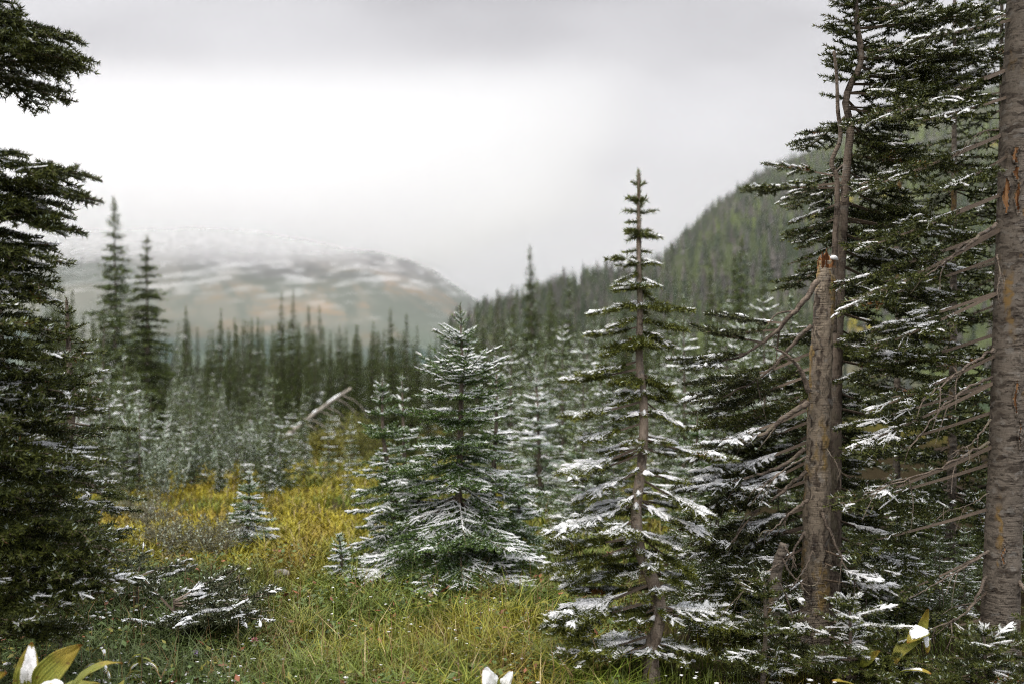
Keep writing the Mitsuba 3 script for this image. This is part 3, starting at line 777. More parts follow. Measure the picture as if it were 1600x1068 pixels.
for i, (y0, y1, t0, t1) in enumerate(((232, 262, -34, -14), (280, 338, -62, -38), (286, 340, -22, -4), (262, 285, -30, -8), (590, 650, -10, 2), (655, 700, 8, 18), (845, 880, -30, -20))):
    key = f'{big}__bark_wound' + (f'_{i:03d}' if i else '')
    V = bark_wound(key, big_path, y0, y1, t0, t1, 0.0705 + 0.022 * (y0 / 1080), 5.0)
    rim = np.vstack([V[:, 0], V[::-1, -1], V[:1, 0]])
    v, f = tube(spline(rim, 60), 0.0035 * (0.6 + np.random.default_rng(i).random(60)), 5)
    put(key + '__rim', v, f, 'mat_bark_grey', smooth=True)
    labels[key] = {'label': 'orange scar where the bark has torn away'}


def dead_branch(key, pts, r, seed, forks=4, mat='mat_bark_young', spread=0.3):
    """A bare branch with bare side twigs, as one part."""
    rng = np.random.default_rng(seed)
    p = spline(pts, 22)
    L = np.linalg.norm(p[-1] - p[0])
    p[1:-1] += rng.normal(0, 0.006, (20, 3)) * L
    parts = [tube(p, r * (1 - 0.75 * np.linspace(0, 1, len(p))), 6)]
    for k in range(forks):
        i = rng.integers(6, 20)
        d = nrm(nrm(p[min(i + 2, 21)] - p[i - 2]) + rng.normal(0, 0.6, 3) + np.array([0, 0, -0.25]))
        q = np.array([p[i], p[i] + d * L * spread * 0.5 + rng.normal(0, .01, 3), p[i] + d * L * spread * rng.uniform(.7, 1.2) - Z * L * 0.08])
        parts.append(tube(spline(q, 8), np.linspace(r * 0.4, 0.0012, 8), 5))
    off = np.cumsum([0] + [len(x[0]) for x in parts[:-1]])
    put(key, np.vstack([x[0] for x in parts]), np.vstack([x[1] + o for x, o in zip(parts, off)]), mat, smooth=True)
    return key


D = 4.95
for i, (a, b, c, r) in enumerate((((1560, 203), (1530, 208), (1497, 245), .004), ((1556, 350), (1510, 385), (1455, 425), .011), ((1552, 545), (1510, 572), (1440, 625), .009), ((1550, 588), (1490, 620), (1420, 700), .008), ((1548, 655), (1520, 690), (1480, 712), .006),
                                 ((1545, 690), (1480, 725), (1350, 770), .008), ((1545, 860), (1500, 890), (1420, 935), .007), ((1540, 900), (1515, 950), (1450, 985), .009), ((1590, 905), (1605, 925), (1640, 950), .012), ((1558, 398), (1562, 430), (1556, 462), .005), ((1545, 770), (1510, 790), (1470, 800), .003))):
    dead_branch(f'{big}__dead_branch' + (f'_{i:03d}' if i else ''), [at(*a, D), at(*b, D - .1), at(*c, D - .2)], r, 300 + i, 4)

# the twin-stemmed fir behind the broken trunk
rng = np.random.default_rng(14)
spec = []
for y in np.linspace(-50, 130, 15):
    for az in (rng.uniform(0, 360), rng.uniform(0, 360), 180 + rng.uniform(-30, 30), rng.uniform(-30, 30)):
        spec.append((y, az, rng.uniform(32, 62) * (1.15 if 90 < az < 270 else 1.1), rng.uniform(-5, 28), .05, 0))
spec += [(150, 0, 110, 8, -.1, .2), (172, 20, 120, 0, .05, .2), (160, 180, 42, 10, 0, .1), (205, 182, 52, -2, 0, .1), (208, 170, 44, -4, .05, .1), (292, 182, 160, -8, .08, .45), (300, 200, 140, -5, .05, .4), (285, 176, 128, 12, -.02, .35), (320, 188, 100, -25, .05, .3), (345, 175, 92, -20, .05, .3),
         (362, 185, 84, -28, .05, .2), (385, 170, 90, -25, .05, .2), (400, 195, 80, -25, .1, .2), (352, 0, 100, -8, .05, .5)]
for y in np.linspace(-60, 150, 15):
    spec.append((y, rng.uniform(-25, 60), rng.uniform(110, 235), rng.uniform(-14, 0), .05, rng.uniform(.1, .25)))
for y in np.linspace(150, 960, 34):
    spec.append((y, rng.uniform(-65, 65), rng.uniform(120, 240), -14 + rng.uniform(-10, 4), .06, rng.uniform(.1, .3)))
    spec.append((y + 10, rng.uniform(30, 110), rng.uniform(110, 200), -14 + rng.uniform(-10, 4), .06, rng.uniform(.1, .3)))
    if y > 520:
        spec.append((y, rng.uniform(140, 205), rng.uniform(180, 270), -24 + rng.uniform(-6, 6), .06, rng.uniform(.2, .4)))
twin, twin_path = fir('fir_tree', 'twin stemmed fir with a kinked leader behind the broken trunk', [at(x, y, 5.75) for x, y in ((1300, 1020), (1304, 800), (1306, 620), (1312, 450), (1318, 340), (1324, 250), (1328, 190), (1321, 160), (1330, 130), (1343, 105), (1338, 30), (1334, -70))],
                      0.046, 0.011, rows_at(1020, -70, 271, spec), 51, per_m=560, minlen=0.04, nl=0.021, nw=0.0062, snow=0.45, snow_w=0.012, brown=0.05, leader=0.13, **DEEP)
v, f = tube(spline([at(x, y, 5.62) for x, y in ((1302, 520), (1303, 440), (1305, 370), (1308, 300), (1306, 272), (1299, 256), (1304, 240), (1311, 225), (1309, 170), (1306, 105), (1303, 80))], 60), np.linspace(0.021, 0.008, 60), 12, 0.1, 3)
put(f'{twin}__stem', v, f, 'mat_bark_young', smooth=True)

# the broken trunk
rng = np.random.default_rng(15)
snag = numbered('broken_fir')
pts = [at(x, y, 5.3) for x, y in ((1268, 1075), (1271, 980), (1275, 880), (1277, 760), (1280, 640), (1284, 540), (1289, 455), (1291, 408))]
snag_path = spline(pts, 260)
rad = np.interp(np.linspace(0, 1, 260), [0, .05, .3, .65, .9, 1], [.1, .086, .073, .063, .054, .047])
v, f = tube(snag_path, rad, 64, 0.2, 7, 11.0, 0.06)
put(snag + '__trunk', v, f, 'mat_bark_lichen', smooth=True)
# shards of the torn top
top, parts = snag_path[-1], []
for k in range(17):
    a = 2 * np.pi * k / 17 + rng.uniform(-.25, .25)
    e = np.array([math.cos(a), math.sin(a), 0])
    h = (0.07 if -.9 < math.cos(a) < 0.1 else 0.02) * rng.uniform(0.25, 1.35)
    lean_ = rng.normal(0, .008, 3)
    q = np.array([top + e * .032 - Z * .04, top + e * .036 + Z * h * .5 + lean_ * .3, top + e * rng.uniform(.02, .036) + Z * h + lean_])
    w_ = rng.uniform(.007, .015)
    parts.append(tube(spline(q, 9), w_ * np.array([1.2, 1.15, 1.0, .95, .8, .7, .5, .3, .08]), 5, .5, k, 90))
parts.append(tube(np.array([top - Z * .04, top + Z * .004, top + Z * .012]), np.array([.044, .042, .03]), 14, .4, 4, 60))
off = np.cumsum([0] + [len(x[0]) for x in parts[:-1]])
put(snag + '__torn_top', np.vstack([x[0] for x in parts]), np.vstack([x[1] + o for x, o in zip(parts, off)]), 'mat_raw_wood')
labels[snag + '__torn_top'] = {'label': 'splintered orange top of the broken trunk'}
cap = tube(np.array([top + np.array([.03, -.03, .004]), top + np.array([.03, -.03, .02]), top + np.array([.03, -.03, .028])]), np.array([.024, .02, .008]), 10, .3, 2, 50)
put(snag + '__snow', cap[0], cap[1], 'mat_snow', smooth=True)

arms = (([(1277, 440), (1240, 490), (1200, 528), (1165, 552), (1125, 565)], .0175, 0.0, True), ([(1264, 612), (1252, 580), (1232, 556), (1206, 540)], .0165, -.05, False), ([(1262, 628), (1228, 650), (1195, 676), (1140, 700)], .017, -.08, True),
        ([(1268, 508), (1235, 540), (1200, 580), (1130, 620)], .012, .1, True), ([(1258, 700), (1225, 725), (1170, 745), (1110, 770)], .012, .1, True), ([(1260, 735), (1225, 765), (1180, 800), (1140, 850)], .011, .05, False),
        ([(1262, 780), (1230, 805), (1200, 835)], .01, -.1, False), ([(1262, 712), (1215, 740), (1170, 790)], .006, -.2, False), ([(1285, 800), (1305, 850), (1330, 900), (1350, 930)], .009, -.2, False), ([(1292, 700), (1310, 730), (1313, 765)], .003, -.2, False),
        ([(1270, 860), (1250, 900), (1235, 915), (1215, 900)], .006, -.25, False), ([(1258, 830), (1225, 880), (1190, 920)], .008, -.1, False))
for i, (px, r, dy, leafy) in enumerate(arms):
    pp = [at(x, y, 5.22 + dy * k / (len(px) - 1)) for k, (x, y) in enumerate(px)]
    dead_branch(f'{snag}__branch' + (f'_{i:03d}' if i else ''), pp, r, 400 + i, 3 if leafy else 4, 'mat_bark_young')
rows = []
for (x, y, dd, az, reach, el, bare) in ((1165, 552, 5.22, 186, 125, -8, .1), (1190, 535, 5.22, 178, 110, 10, .15), (1140, 560, 5.22, 200, 90, -15, 0), (1125, 565, 5.2, 172, 70, -5, 0), (1225, 505, 5.22, 165, 120, 4, .2), (1215, 515, 5.22, 195, 120, -6, .2),
                                        (1200, 580, 5.25, 190, 140, -12, .1), (1195, 676, 5.18, 186, 130, -14, .1), (1215, 660, 5.2, 170, 140, -22, .2), (1140, 700, 5.15, 190, 70, -10, 0), (1170, 745, 5.25, 185, 120, -14, .1), (1250, 560, 5.4, 170, 200, -24, .2), (1255, 590, 5.4, 150, 200, -22, .2),
                                        (1260, 640, 5.4, 165, 210, -28, .2), (1262, 660, 5.45, 145, 200, -24, .2), (1262, 690, 5.4, 172, 230, -24, .25), (1262, 720, 5.4, 190, 190, -26, .25), (1262, 750, 5.4, 160, 220, -24, .25), (1265, 790, 5.4, 178, 200, -22, .25), (1266, 820, 5.4, 150, 190, -20, .25),
                                        (1268, 850, 5.35, 200, 150, -20, .3), (1290, 860, 5.2, 330, 110, -18, .2), (1290, 880, 5.2, 300, 100, -10, .2), (1288, 905, 5.2, 345, 120, -8, .2), (1290, 930, 5.2, 280, 80, -5, .2), (1262, 900, 5.2, 225, 110, -18, .2), (1262, 950, 5.2, 200, 120, -12, .2), (1290, 970, 5.2, 320, 110, 0, .2), (1262, 1000, 5.2, 240, 100, 0, .2)):
    rows.append((at(x, y, dd), az, reach / 294, el, .07, bare))
s = boughs(rows, rng, .045, .44, True, 50)
nb = int(s['g'].max()) + 1
tw, nd_ = twigs(s, color=(.13, .1, .075)), needles(s, rng, 700, .021, .006, (.024, .032, .013), (.085, .094, .028), brown=.05, frost=.05, up=.4, snow=(.55, 16.0, 6))
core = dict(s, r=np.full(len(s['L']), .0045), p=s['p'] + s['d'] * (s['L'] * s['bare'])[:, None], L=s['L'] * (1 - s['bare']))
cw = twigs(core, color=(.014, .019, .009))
sn = snow_on(s, rng, .55, .013, .011, seed=6)
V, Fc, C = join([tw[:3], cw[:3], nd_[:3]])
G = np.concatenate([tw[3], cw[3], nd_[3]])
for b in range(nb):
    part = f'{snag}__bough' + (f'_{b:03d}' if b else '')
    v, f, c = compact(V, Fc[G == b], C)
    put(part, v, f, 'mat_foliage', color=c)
    if (sn[2] == b).sum() > 10:
        v, f, _ = compact(sn[0], sn[1][sn[2] == b])
        put(part + '__snow', v, f, 'mat_snow', smooth=True)
        labels[part + '__snow'] = {'kind': 'stuff'}
tag(snag, 'broken lichen stained trunk with a splintered orange top and snowy lower boughs', 'tree')

# dark firs filling the shade behind the right trunks
for label, pts, reach, n, sd in (('slender dark trunked fir in the shade left of the thick grey trunk', [(1484, 965, 6.9), (1487, 760, 6.9), (1490, 400, 6.9), (1492, -90, 6.9)], 0.62, 34, 61),
                                 ('shaded fir deep behind the right trunks, nearest the broken one', [(1400, 900, 8.2), (1402, 600, 8.2), (1405, 330, 8.2), (1408, 90, 8.2)], 0.75, 26, 62),
                                 ('shaded fir deep behind the thick grey trunk', [(1560, 900, 8.0), (1562, 500, 8.0), (1565, 100, 8.0), (1566, -190, 8.0)], 0.95, 36, 63),
                                 ('low shaded fir at the back behind the broken trunk', [(1310, 860, 9.0), (1312, 700, 9.0), (1314, 545, 9.0)], 0.8, 15, 64)):
    rng = np.random.default_rng(sd)
    rows = whorls(rng, n, 4, lambda h: reach * float(np.interp(h, [0, .15, .5, .8, 1], [.9, 1, .85, .55, .08])), interp((0, -16), (.5, -18), (.85, -6), (1, 30)), lambda h: .07, interp((0, .3), (.6, .2), (1, 0)), 0.05, 0.98)
    fir('fir_tree', label, [at(*p) for p in pts], 0.035, 0.008, rows, sd, per_m=110, minlen=0.06, nl=0.032, nw=0.014, snow=0.36, snow_w=0.013, brown=0.05, leader=0.06, whole=True, spacing=.06, bark_mat='mat_bark_grey', **DEEP)

# the snapped sapling and the seedlings at the foot of the right trees
stub = numbered('snapped_sapling')
sp = spline([at(x, y, 5.02) for x, y in ((1205, 1072), (1206, 1010), (1210, 930), (1216, 880), (1226, 848))], 40)
v, f = tube(sp, np.linspace(.042, .024, 40), 20, .12, 5, 14)
put(stub + '__trunk', v, f, 'mat_bark_grey', smooth=True)
for i, px in enumerate((((1222, 872), (1245, 905), (1268, 915), (1292, 880)), ((1218, 880), (1180, 905), (1140, 945)), ((1214, 900), (1235, 950), (1240, 1000)), ((1210, 940), (1180, 960), (1150, 955)), ((1224, 852), (1240, 875), (1246, 890)), ((1208, 990), (1235, 1020), (1262, 1050)))):
    dead_branch(f'{stub}__twig' + (f'_{i:03d}' if i else ''), [at(x, y, 4.95) for x, y in px], .006, 500 + i, 3)
tag(stub, 'snapped bare sapling stub left of the broken trunk foot', 'stump')

for label, x, y0, y1, d, reach, sd in (('snowy fir seedling crowding the snapped sapling stub', 1192, 1075, 900, 4.8, .3, 71), ('snowy fir seedling right of the broken trunk foot', 1325, 1085, 935, 4.75, .36, 72), ('small snow flecked fir seedling at the bottom right under the hellebore', 1395, 1085, 1000, 4.7, .26, 73),
                                       ('snow flecked fir seedling at the foot of the thick grey trunk', 1535, 1085, 985, 4.55, .28, 74), ('fir seedling cut by the bottom right corner', 1610, 1090, 965, 4.6, .26, 75)):
    rng = np.random.default_rng(sd)
    rows = whorls(rng, 9, 5, lambda h: reach * float(np.interp(h, [0, .3, .8, 1], [.9, 1, .6, .1])), interp((0, 5), (.5, 5), (1, 40)), lambda h: -.03, interp((0, .2), (1, 0)), 0.08, 0.97)
    fir('fir_seedling', label, [at(x, y0, d), at(x + 4, (y0 + y1) / 2, d), at(x + 2, y1, d)], .014, .004, rows, sd, per_m=800, nl=.018, nw=.005, snow=.48, snow_w=.011, leader=.1, brown=.05, whole=True, **DEEP)

# ------------------------------------------------------------------ trees and shrubs farther off: a few kinds, many copies
def kind_of_tree(name, H, rows, seed, r0, spacing, per_m, nl, nw, dark, light, frost, snow, snow_w, ratio=0.42, bark_c=(0.13, 0.11, 0.09), third=False, minlen=0.08, up=0.3, brown=0.0, lean=0.0):
    """One kind as a shapegroup of trunk, crown and snow."""
    rng = np.random.default_rng(seed)
    path = spline([(0, 0, -0.05 * H), (lean * H * 0.5 + 0.01 * H, 0, H * 0.5), (lean * H, 0, H)], 26)
    v, f = tube(path, r0 * (1.04 - np.linspace(0, 1, 26)), 7, 0.1, seed)
    parts = {'trunk': mikit.ply((v, f), 'mat_foliage', True, color=np.tile(bark_c, (len(v), 1)))}
    built = [(trunk_point(path, h) if np.isscalar(h) else np.asarray(h), az, L, el, c, bare) for (h, az, L, el, c, bare) in rows]
    s = boughs(built, rng, spacing, ratio, third, 52, minlen)
    s['r'] = np.minimum(s['r'], 0.012) * (H / 8 + 0.3)
    main = {k: x[s['L'] > np.quantile(s['L'], 0.7)] for k, x in s.items()}
    tv, tf, tc, _ = twigs(main, 3, 3, (0.1, 0.085, 0.07))
    top = {'p': path[-6:-5], 'd': nrm(path[-1:] - path[-6:-5]), 'L': np.array([np.linalg.norm(path[-1] - path[-6]) + nl * 0.5]), 'c': np.zeros(1), 'bare': np.zeros(1), 'g': np.zeros(1, int), 'r': np.array([0.01])}
    s = shoots_cat([s, top])
    nv, nf, nc, _ = needles(s, rng, per_m, nl, nw, dark, light, frost, brown, core=nl * 0.15, fwd=0.6, up=up)
    v, f, c = join([(tv, tf, tc), (nv, nf, nc)])
    parts['crown'] = mikit.ply((v, f), 'mat_foliage', False, color=c)
    sv, sf, _ = snow_on(s, rng, snow, snow_w, nl * 0.45, freq=16 * 0.02 / nl * 1.3, seed=seed, pts=3, step=nl * 0.8)
    if len(sf) > 20:
        sv, sf, _ = compact(sv, sf)
        parts['snow'] = mikit.ply((sv, sf), 'mat_snow', True)
    STATS[name] = (len(f), len(sf), len(rows))
    scene['kind_' + name] = {'type': 'shapegroup', **parts}
    KIND[name] = H
    PARTS[name] = parts


KIND, PARTS = {}, {}
DARK_C = dict(dark=(0.024, 0.038, 0.009), light=(0.085, 0.115, 0.02))
PALE_C = dict(dark=(0.034, 0.054, 0.014), light=(0.11, 0.145, 0.034))
for i, (nm, wide, frost, snow, h0, cc) in enumerate((('dark_spire', 1.1, .0, .16, .03, DARK_C), ('dark_spire_wide', 1.4, .0, .18, .02, DARK_C), ('dusted_spire', 1.1, .12, .34, .03, DARK_C), ('dusted_spire_wide', 1.4, .14, .36, .04, PALE_C),
                                                     ('white_spire', 1.15, .28, .44, .02, PALE_C), ('bare_foot_spire', .9, .12, .42, .33, PALE_C), ('thin_spire', .75, .03, .22, .06, DARK_C))):
    rng = np.random.default_rng(800 + i)
    rows = whorls(rng, 44, 6, lambda h: wide * float(np.interp(h, [0, .1, .35, .6, .8, .93, 1], [.8, 1, .8, .55, .34, .13, .05])), interp((0, -22), (.5, -20), (.8, -8), (1, 25)), lambda h: .1, interp((0, .2), (.6, .08), (1, 0)), h0, 0.985, jitter=.8)
    rows = [r for r in rows if rng.random() > 0.1]
    kind_of_tree(nm, 8.0, rows, 800 + i, 0.1, 0.13, 46, 0.1, 0.045, frost=frost, snow=snow, snow_w=0.05, **cc)
for i, (nm, wide, frost, snow, n) in enumerate((('young_white', .5, .34, .46, 16), ('young_dusted', .6, .14, .36, 17), ('young_full', .72, .24, .42, 16))):
    rng = np.random.default_rng(840 + i)
    rows = whorls(rng, n, 5, lambda h: wide * float(np.interp(h, [0, .15, .5, .8, 1], [.85, 1, .7, .36, .05])), interp((0, -8), (.5, -6), (.8, 10), (1, 45)), lambda h: .1, interp((0, .2), (1, 0)), 0.05, 0.97)
    kind_of_tree(nm, 2.2, rows, 840 + i, 0.03, 0.075, 120, 0.036, 0.014, frost=frost, snow=snow, snow_w=0.017, minlen=.04, **PALE_C)
for i, (nm, H, n) in enumerate((('silver_shrub', 1.0, 24), ('silver_shrub_tall', 1.3, 20), ('silver_shrub_low', .7, 26))):
    rng = np.random.default_rng(860 + i)
    rows = [(np.array([rng.normal(0, .16) * H, rng.normal(0, .16) * H, 0.0]), rng.uniform(0, 360), H * rng.uniform(.6, 1.05), rng.uniform(52, 86), .02, .18) for _ in range(n)]
    kind_of_tree(nm, H * 0.6, rows, 860 + i, 0.012, 0.09, 62, 0.048, 0.02, (.04, .058, .026), (.13, .165, .09), .32, .42, .012, ratio=.3, minlen=.04, up=.5)
    KIND[nm] = H
for i, nm in enumerate(('grey_brush', 'grey_brush_wide')):
    rng = np.random.default_rng(880 + i)
    rows = [(np.array([rng.normal(0, .14), rng.normal(0, .14), 0.0]), rng.uniform(0, 360), rng.uniform(.25, .5), rng.uniform(35, 80), .02, .1) for _ in range(34)]
    kind_of_tree(nm, .3, rows, 880 + i, 0.006, 0.05, 70, 0.03, 0.011, (.085, .085, .045), (.19, .18, .11), .15, .2, .01, ratio=.35, minlen=.03, up=.4)
    KIND[nm] = .42

GROUPS = {}


def plant(name, kind, x, d, top=None, H=None, label=None, cat='tree', group=None, turn=None, squash=1.0, seed=0):
    """A copy of a kind, standing on the ground d metres off under pixel column x, its top at pixel row top or H metres high."""
    rng = np.random.default_rng(seed + int(x * 7 + d * 131))
    p = at(x, 560, d)
    p[2] = float(ground(p[0], p[1]))
    H = H or at(x, top, d)[2] - p[2]
    key = numbered(name)
    k = H / KIND[kind]
    w = k * squash
    scene[key] = {'type': 'instance', 'g': {'type': 'ref', 'id': 'kind_' + kind},
                  'to_world': T().translate(p.tolist()).rotate([0, 0, 1], float(rng.uniform(0, 360) if turn is None else turn)).scale([float(w), float(w), float(k)])}
    tag(key, label, cat, group)
    if 'snow' in PARTS[kind]:
        labels[key + '__snow'] = {'kind': 'stuff'}
    return key, H


# the ones that stand out
for x, top, d, kind, sq, label in (
        (176, 312, 30, 'dusted_spire_wide', 1.0, 'tallest spire shaped fir at the left, thin and ragged at its top'), (228, 370, 27, 'dark_spire_wide', 1.25, 'broad dark green fir beside the tallest left spire'),
        (163, 470, 19, 'young_dusted', .8, 'frosted young fir in front of the two tall left firs'), (92, 438, 55, 'dark_spire', .7, 'narrow dark fir glimpsed past the left edge fir'), (112, 452, 60, 'thin_spire', .9, 'second narrow fir past the left edge fir'),
        (290, 478, 40, 'dusted_spire', .9, 'pointed fir just right of the broad dark left fir'), (345, 483, 55, 'dark_spire', .8, 'dark pointed fir third from the broad left fir'), (381, 500, 60, 'thin_spire', 1, 'thin fir spire rising between darker ones left of the log'),
        (440, 458, 58, 'dark_spire', .8, 'left one of the close pair of tall dark spires above the log'), (458, 454, 60, 'dark_spire', .75, 'right one of the close pair of tall dark spires above the log'), (482, 478, 66, 'thin_spire', 1.1, 'thin spire right of the tall dark pair'),
        (499, 476, 62, 'dusted_spire', .7, 'snow dusted spire above the upper end of the log'), (541, 514, 52, 'dark_spire', 1.0, 'left dark fir of the three above the yellow willow'), (558, 508, 50, 'dark_spire_wide', .8, 'middle dark fir of the three above the yellow willow'),
        (583, 503, 58, 'dark_spire', .8, 'right dark fir of the three above the yellow willow'), (610, 482, 62, 'dark_spire_wide', .8, 'tall dark fir left of the frosted fir top'), (635, 490, 66, 'thin_spire', 1.1, 'thin dark spire left of the frosted fir top'),
        (652, 510, 62, 'dark_spire', .8, 'short dark spire nearest the left of the frosted fir top'), (777, 452, 90, 'thin_spire', 1.2, 'lone thin spire in the valley gap'), (801, 446, 75, 'dark_spire', .7, 'dark spire in front of the valley gap'),
        (828, 386, 36, 'dusted_spire', 1.05, 'tall dusted spire against the sky right of the frosted fir'), (890, 430, 32, 'bare_foot_spire', 1.15, 'tall fir with a long bare trunk under its crown'), (861, 444, 48, 'dusted_spire_wide', .85, 'dusted spire between the tall spire and the bare trunked fir'),
        (930, 468, 42, 'white_spire', .9, 'pale fir just left of the tall thin fir'), (1110, 404, 58, 'dark_spire', .65, 'very dark narrow spire in front of the hillside'), (1160, 372, 36, 'dusted_spire_wide', .9, 'tall green fir in front of the hillside'),
        (1196, 398, 40, 'dusted_spire', .9, 'dusted fir next to the tall green one before the hillside'), (1148, 398, 44, 'thin_spire', 1.2, 'thin fir on the left of the tall green one before the hillside'), (1075, 440, 50, 'white_spire', .8, 'pale spire low in front of the hillside'),
        (1030, 470, 40, 'dusted_spire', .8, 'dusted fir just right of the tall thin fir')):
    plant('conifer_tree', kind, x, d, top, label=label, squash=sq)

rng = np.random.default_rng(99)
ZONES = ((300, 'at the left behind the meadow'), (560, 'behind the leaning log'), (765, 'between the log and the frosted fir'), (990, 'between the frosted fir and the tall thin fir'), (9999, 'right of the tall thin fir under the hillside'))
LOOK = {'dark_spire': 'dark green', 'dark_spire_wide': 'broad dark', 'dusted_spire': 'snow dusted', 'dusted_spire_wide': 'broad dusted', 'white_spire': 'pale frosted', 'bare_foot_spire': 'bare footed', 'thin_spire': 'very thin'}
made = 0
skyline = interp((60, 465), (300, 496), (420, 492), (560, 510), (700, 516), (760, 480), (850, 458), (1000, 450), (1250, 430))
while made < 298:
    d = math.sqrt(rng.uniform(26 ** 2, 120 ** 2))
    x = rng.uniform(40, 760) if rng.random() < .68 else rng.uniform(740, 1270)
    H = rng.uniform(3.0, 9.5)
    z = float(ground(0, d, False))
    if rng.random() < .68:
        H = max(2.5, (560 - skyline(x) - abs(rng.normal(0, 36))) / F_PX * d + 1.6 - z)
    if H > 11:
        continue
    top = 560 - (z + H - 1.6) / d * F_PX
    base = 560 - (z - 1.6) / d * F_PX
    if top < skyline(x) or (430 < x < 640 and d < 36):
        continue
    white = rng.random() < (0.6 if x > 740 else 0.22)
    kind = str(rng.choice(['dusted_spire', 'dusted_spire_wide', 'white_spire', 'bare_foot_spire'] if white else ['dark_spire', 'dark_spire_wide', 'dusted_spire', 'thin_spire']))
    where = next(w for lim, w in ZONES if x < lim)
    lb = f'{LOOK[kind]} fir in the forest belt {where}'
    plant('forest_fir', kind, x, d, H=H, label=lb, group=lb.replace('fir', 'firs', 1), squash=rng.uniform(.75, 1.15))
    made += 1

# young firs in front of the belt
for x0, x1, d0, d1, n, H0, H1, lim, lb, kinds in (
        (790, 960, 10.5, 30, 34, 1.2, 3.6, 490, 'young frosted fir crowded between the frosted fir and the tall thin fir', ('young_white', 'young_dusted', 'young_full', 'white_spire')),
        (1010, 1260, 11, 30, 34, 1.6, 4.2, 455, 'young frosted fir crowded between the tall thin fir and the broken trunk', ('young_white', 'young_dusted', 'young_full', 'white_spire')),
        (240, 430, 17, 30, 30, 1.2, 2.8, 570, 'young frosted fir in the thicket behind the silvery shrubs', ('white_spire', 'young_dusted', 'white_spire')),
        (100, 240, 12, 24, 14, 1.0, 2.4, 520, 'young frosted fir in the shade under the two tall left firs', ('young_white', 'young_dusted'))):
    for _ in range(n):
        kd = str(rng.choice(kinds))
        xx, dd_ = rng.uniform(x0, x1), rng.uniform(d0, d1)
        hi_ = 1.6 + (560 - lim) / F_PX * dd_ - float(ground(0, dd_, False))
        lk = lb.replace('young frosted', {'young_white': 'slim white frosted young', 'young_dusted': 'lightly dusted young', 'young_full': 'full frosted young', 'white_spire': 'taller pale'}[kd])
        plant('young_fir', kd, xx, dd_, H=max(.5, min(rng.uniform(H0, H1), hi_ * rng.uniform(.75, 1))), label=lk, group=lk.replace('fir', 'firs', 1), squash=rng.uniform(.85, 1.15))
for _ in range(30):
    plant('young_fir', 'young_dusted', rng.uniform(1050, 1580), rng.uniform(5.6, 8.5), H=rng.uniform(.4, .95), label='dark snow flecked seedling fir in the undergrowth beneath the right trees', group='seedling firs beneath the right trees')
for x, d, H in ((1062, 6.3, .55), (1095, 5.9, .5), (1120, 6.8, .8), (1150, 6.0, .6), (1175, 6.6, .75), (1080, 7.4, .8), (1135, 7.6, .9), (1370, 6.2, .6), (1420, 6.0, .5), (1460, 6.5, .6), (1505, 6.2, .55), (1395, 7.2, .8), (1445, 7.6, .9), (1340, 6.8, .6)):
    plant('young_fir', 'young_full', x, d, H=H, label='bushy frosted seedling fir filling the shade between the near trunks', group='bushy seedling firs between the near trunks')
for _ in range(9):
    plant('young_fir', 'young_full', rng.uniform(800, 960), rng.uniform(8.6, 12), H=rng.uniform(.5, 1.1), label='frosted seedling fir in the grass behind the left boughs of the tall thin fir', group='seedling firs behind the tall thin fir')
for x, d, H, lb in ((513, 14.5, .95, 'lone frosted seedling fir left of the narrow clump fir'), (550, 16, .9, 'frosted seedling fir next to the lone one, nearer the clump'), (520, 20, 1.3, 'frosted young fir under the yellow willow'), (440, 13.5, .9, 'dark stemmed young fir among the silvery shrubs'),
                    (545, 11.5, .5, 'tiny seedling fir at the meadow edge before the clump')):
    plant('young_fir', 'young_white', x, d, H=H, label=lb)

# silvery shrubs along the meadow's far edge
spots = [(198, 12.0), (258, 11.0), (305, 13.0), (404, 13.5)]
ORD = 'leftmost,second,third,fourth,fifth,sixth,seventh,eighth,ninth,tenth,eleventh,twelfth,thirteenth,fourteenth,fifteenth,rightmost'.split(',')
for i, (x, d) in enumerate(sorted(spots)):
    o = 'leftmost' if i == 0 else 'rightmost' if i == 3 else ORD[i] + ' from the left'
    plant('silver_shrub', ('silver_shrub', 'silver_shrub_tall', 'silver_shrub_low')[i % 3], x, d, H=rng.uniform(.65, 1.1), squash=rng.uniform(.6, .85), label=f'silvery frosted shrub of the thicket at the meadow edge, {o}', cat='shrub', group='silvery shrubs along the meadow edge')
for _ in range(36):
    plant('young_fir', str(rng.choice(['young_white', 'young_dusted', 'white_spire'])), rng.uniform(150, 480), rng.uniform(11.5, 18), H=rng.uniform(.6, 1.6), squash=rng.uniform(.75, 1.2), label='small frosted fir growing between the silvery shrubs', group='small firs between the silvery shrubs')
for i, (x, d) in enumerate(sorted(((262, 8.4), (300, 8.1), (335, 8.0), (375, 8.6), (235, 9.4), (205, 9.9)))):
    o = 'leftmost' if i == 0 else 'rightmost' if i == 5 else ORD[i] + ' from the left'
    plant('low_brush', ('grey_brush', 'grey_brush_wide')[i % 2], x, d, H=rng.uniform(.2, .32), label=f'low grey brown brush tuft in the meadow, {o}', cat='shrub', group='grey brush tufts in the meadow')


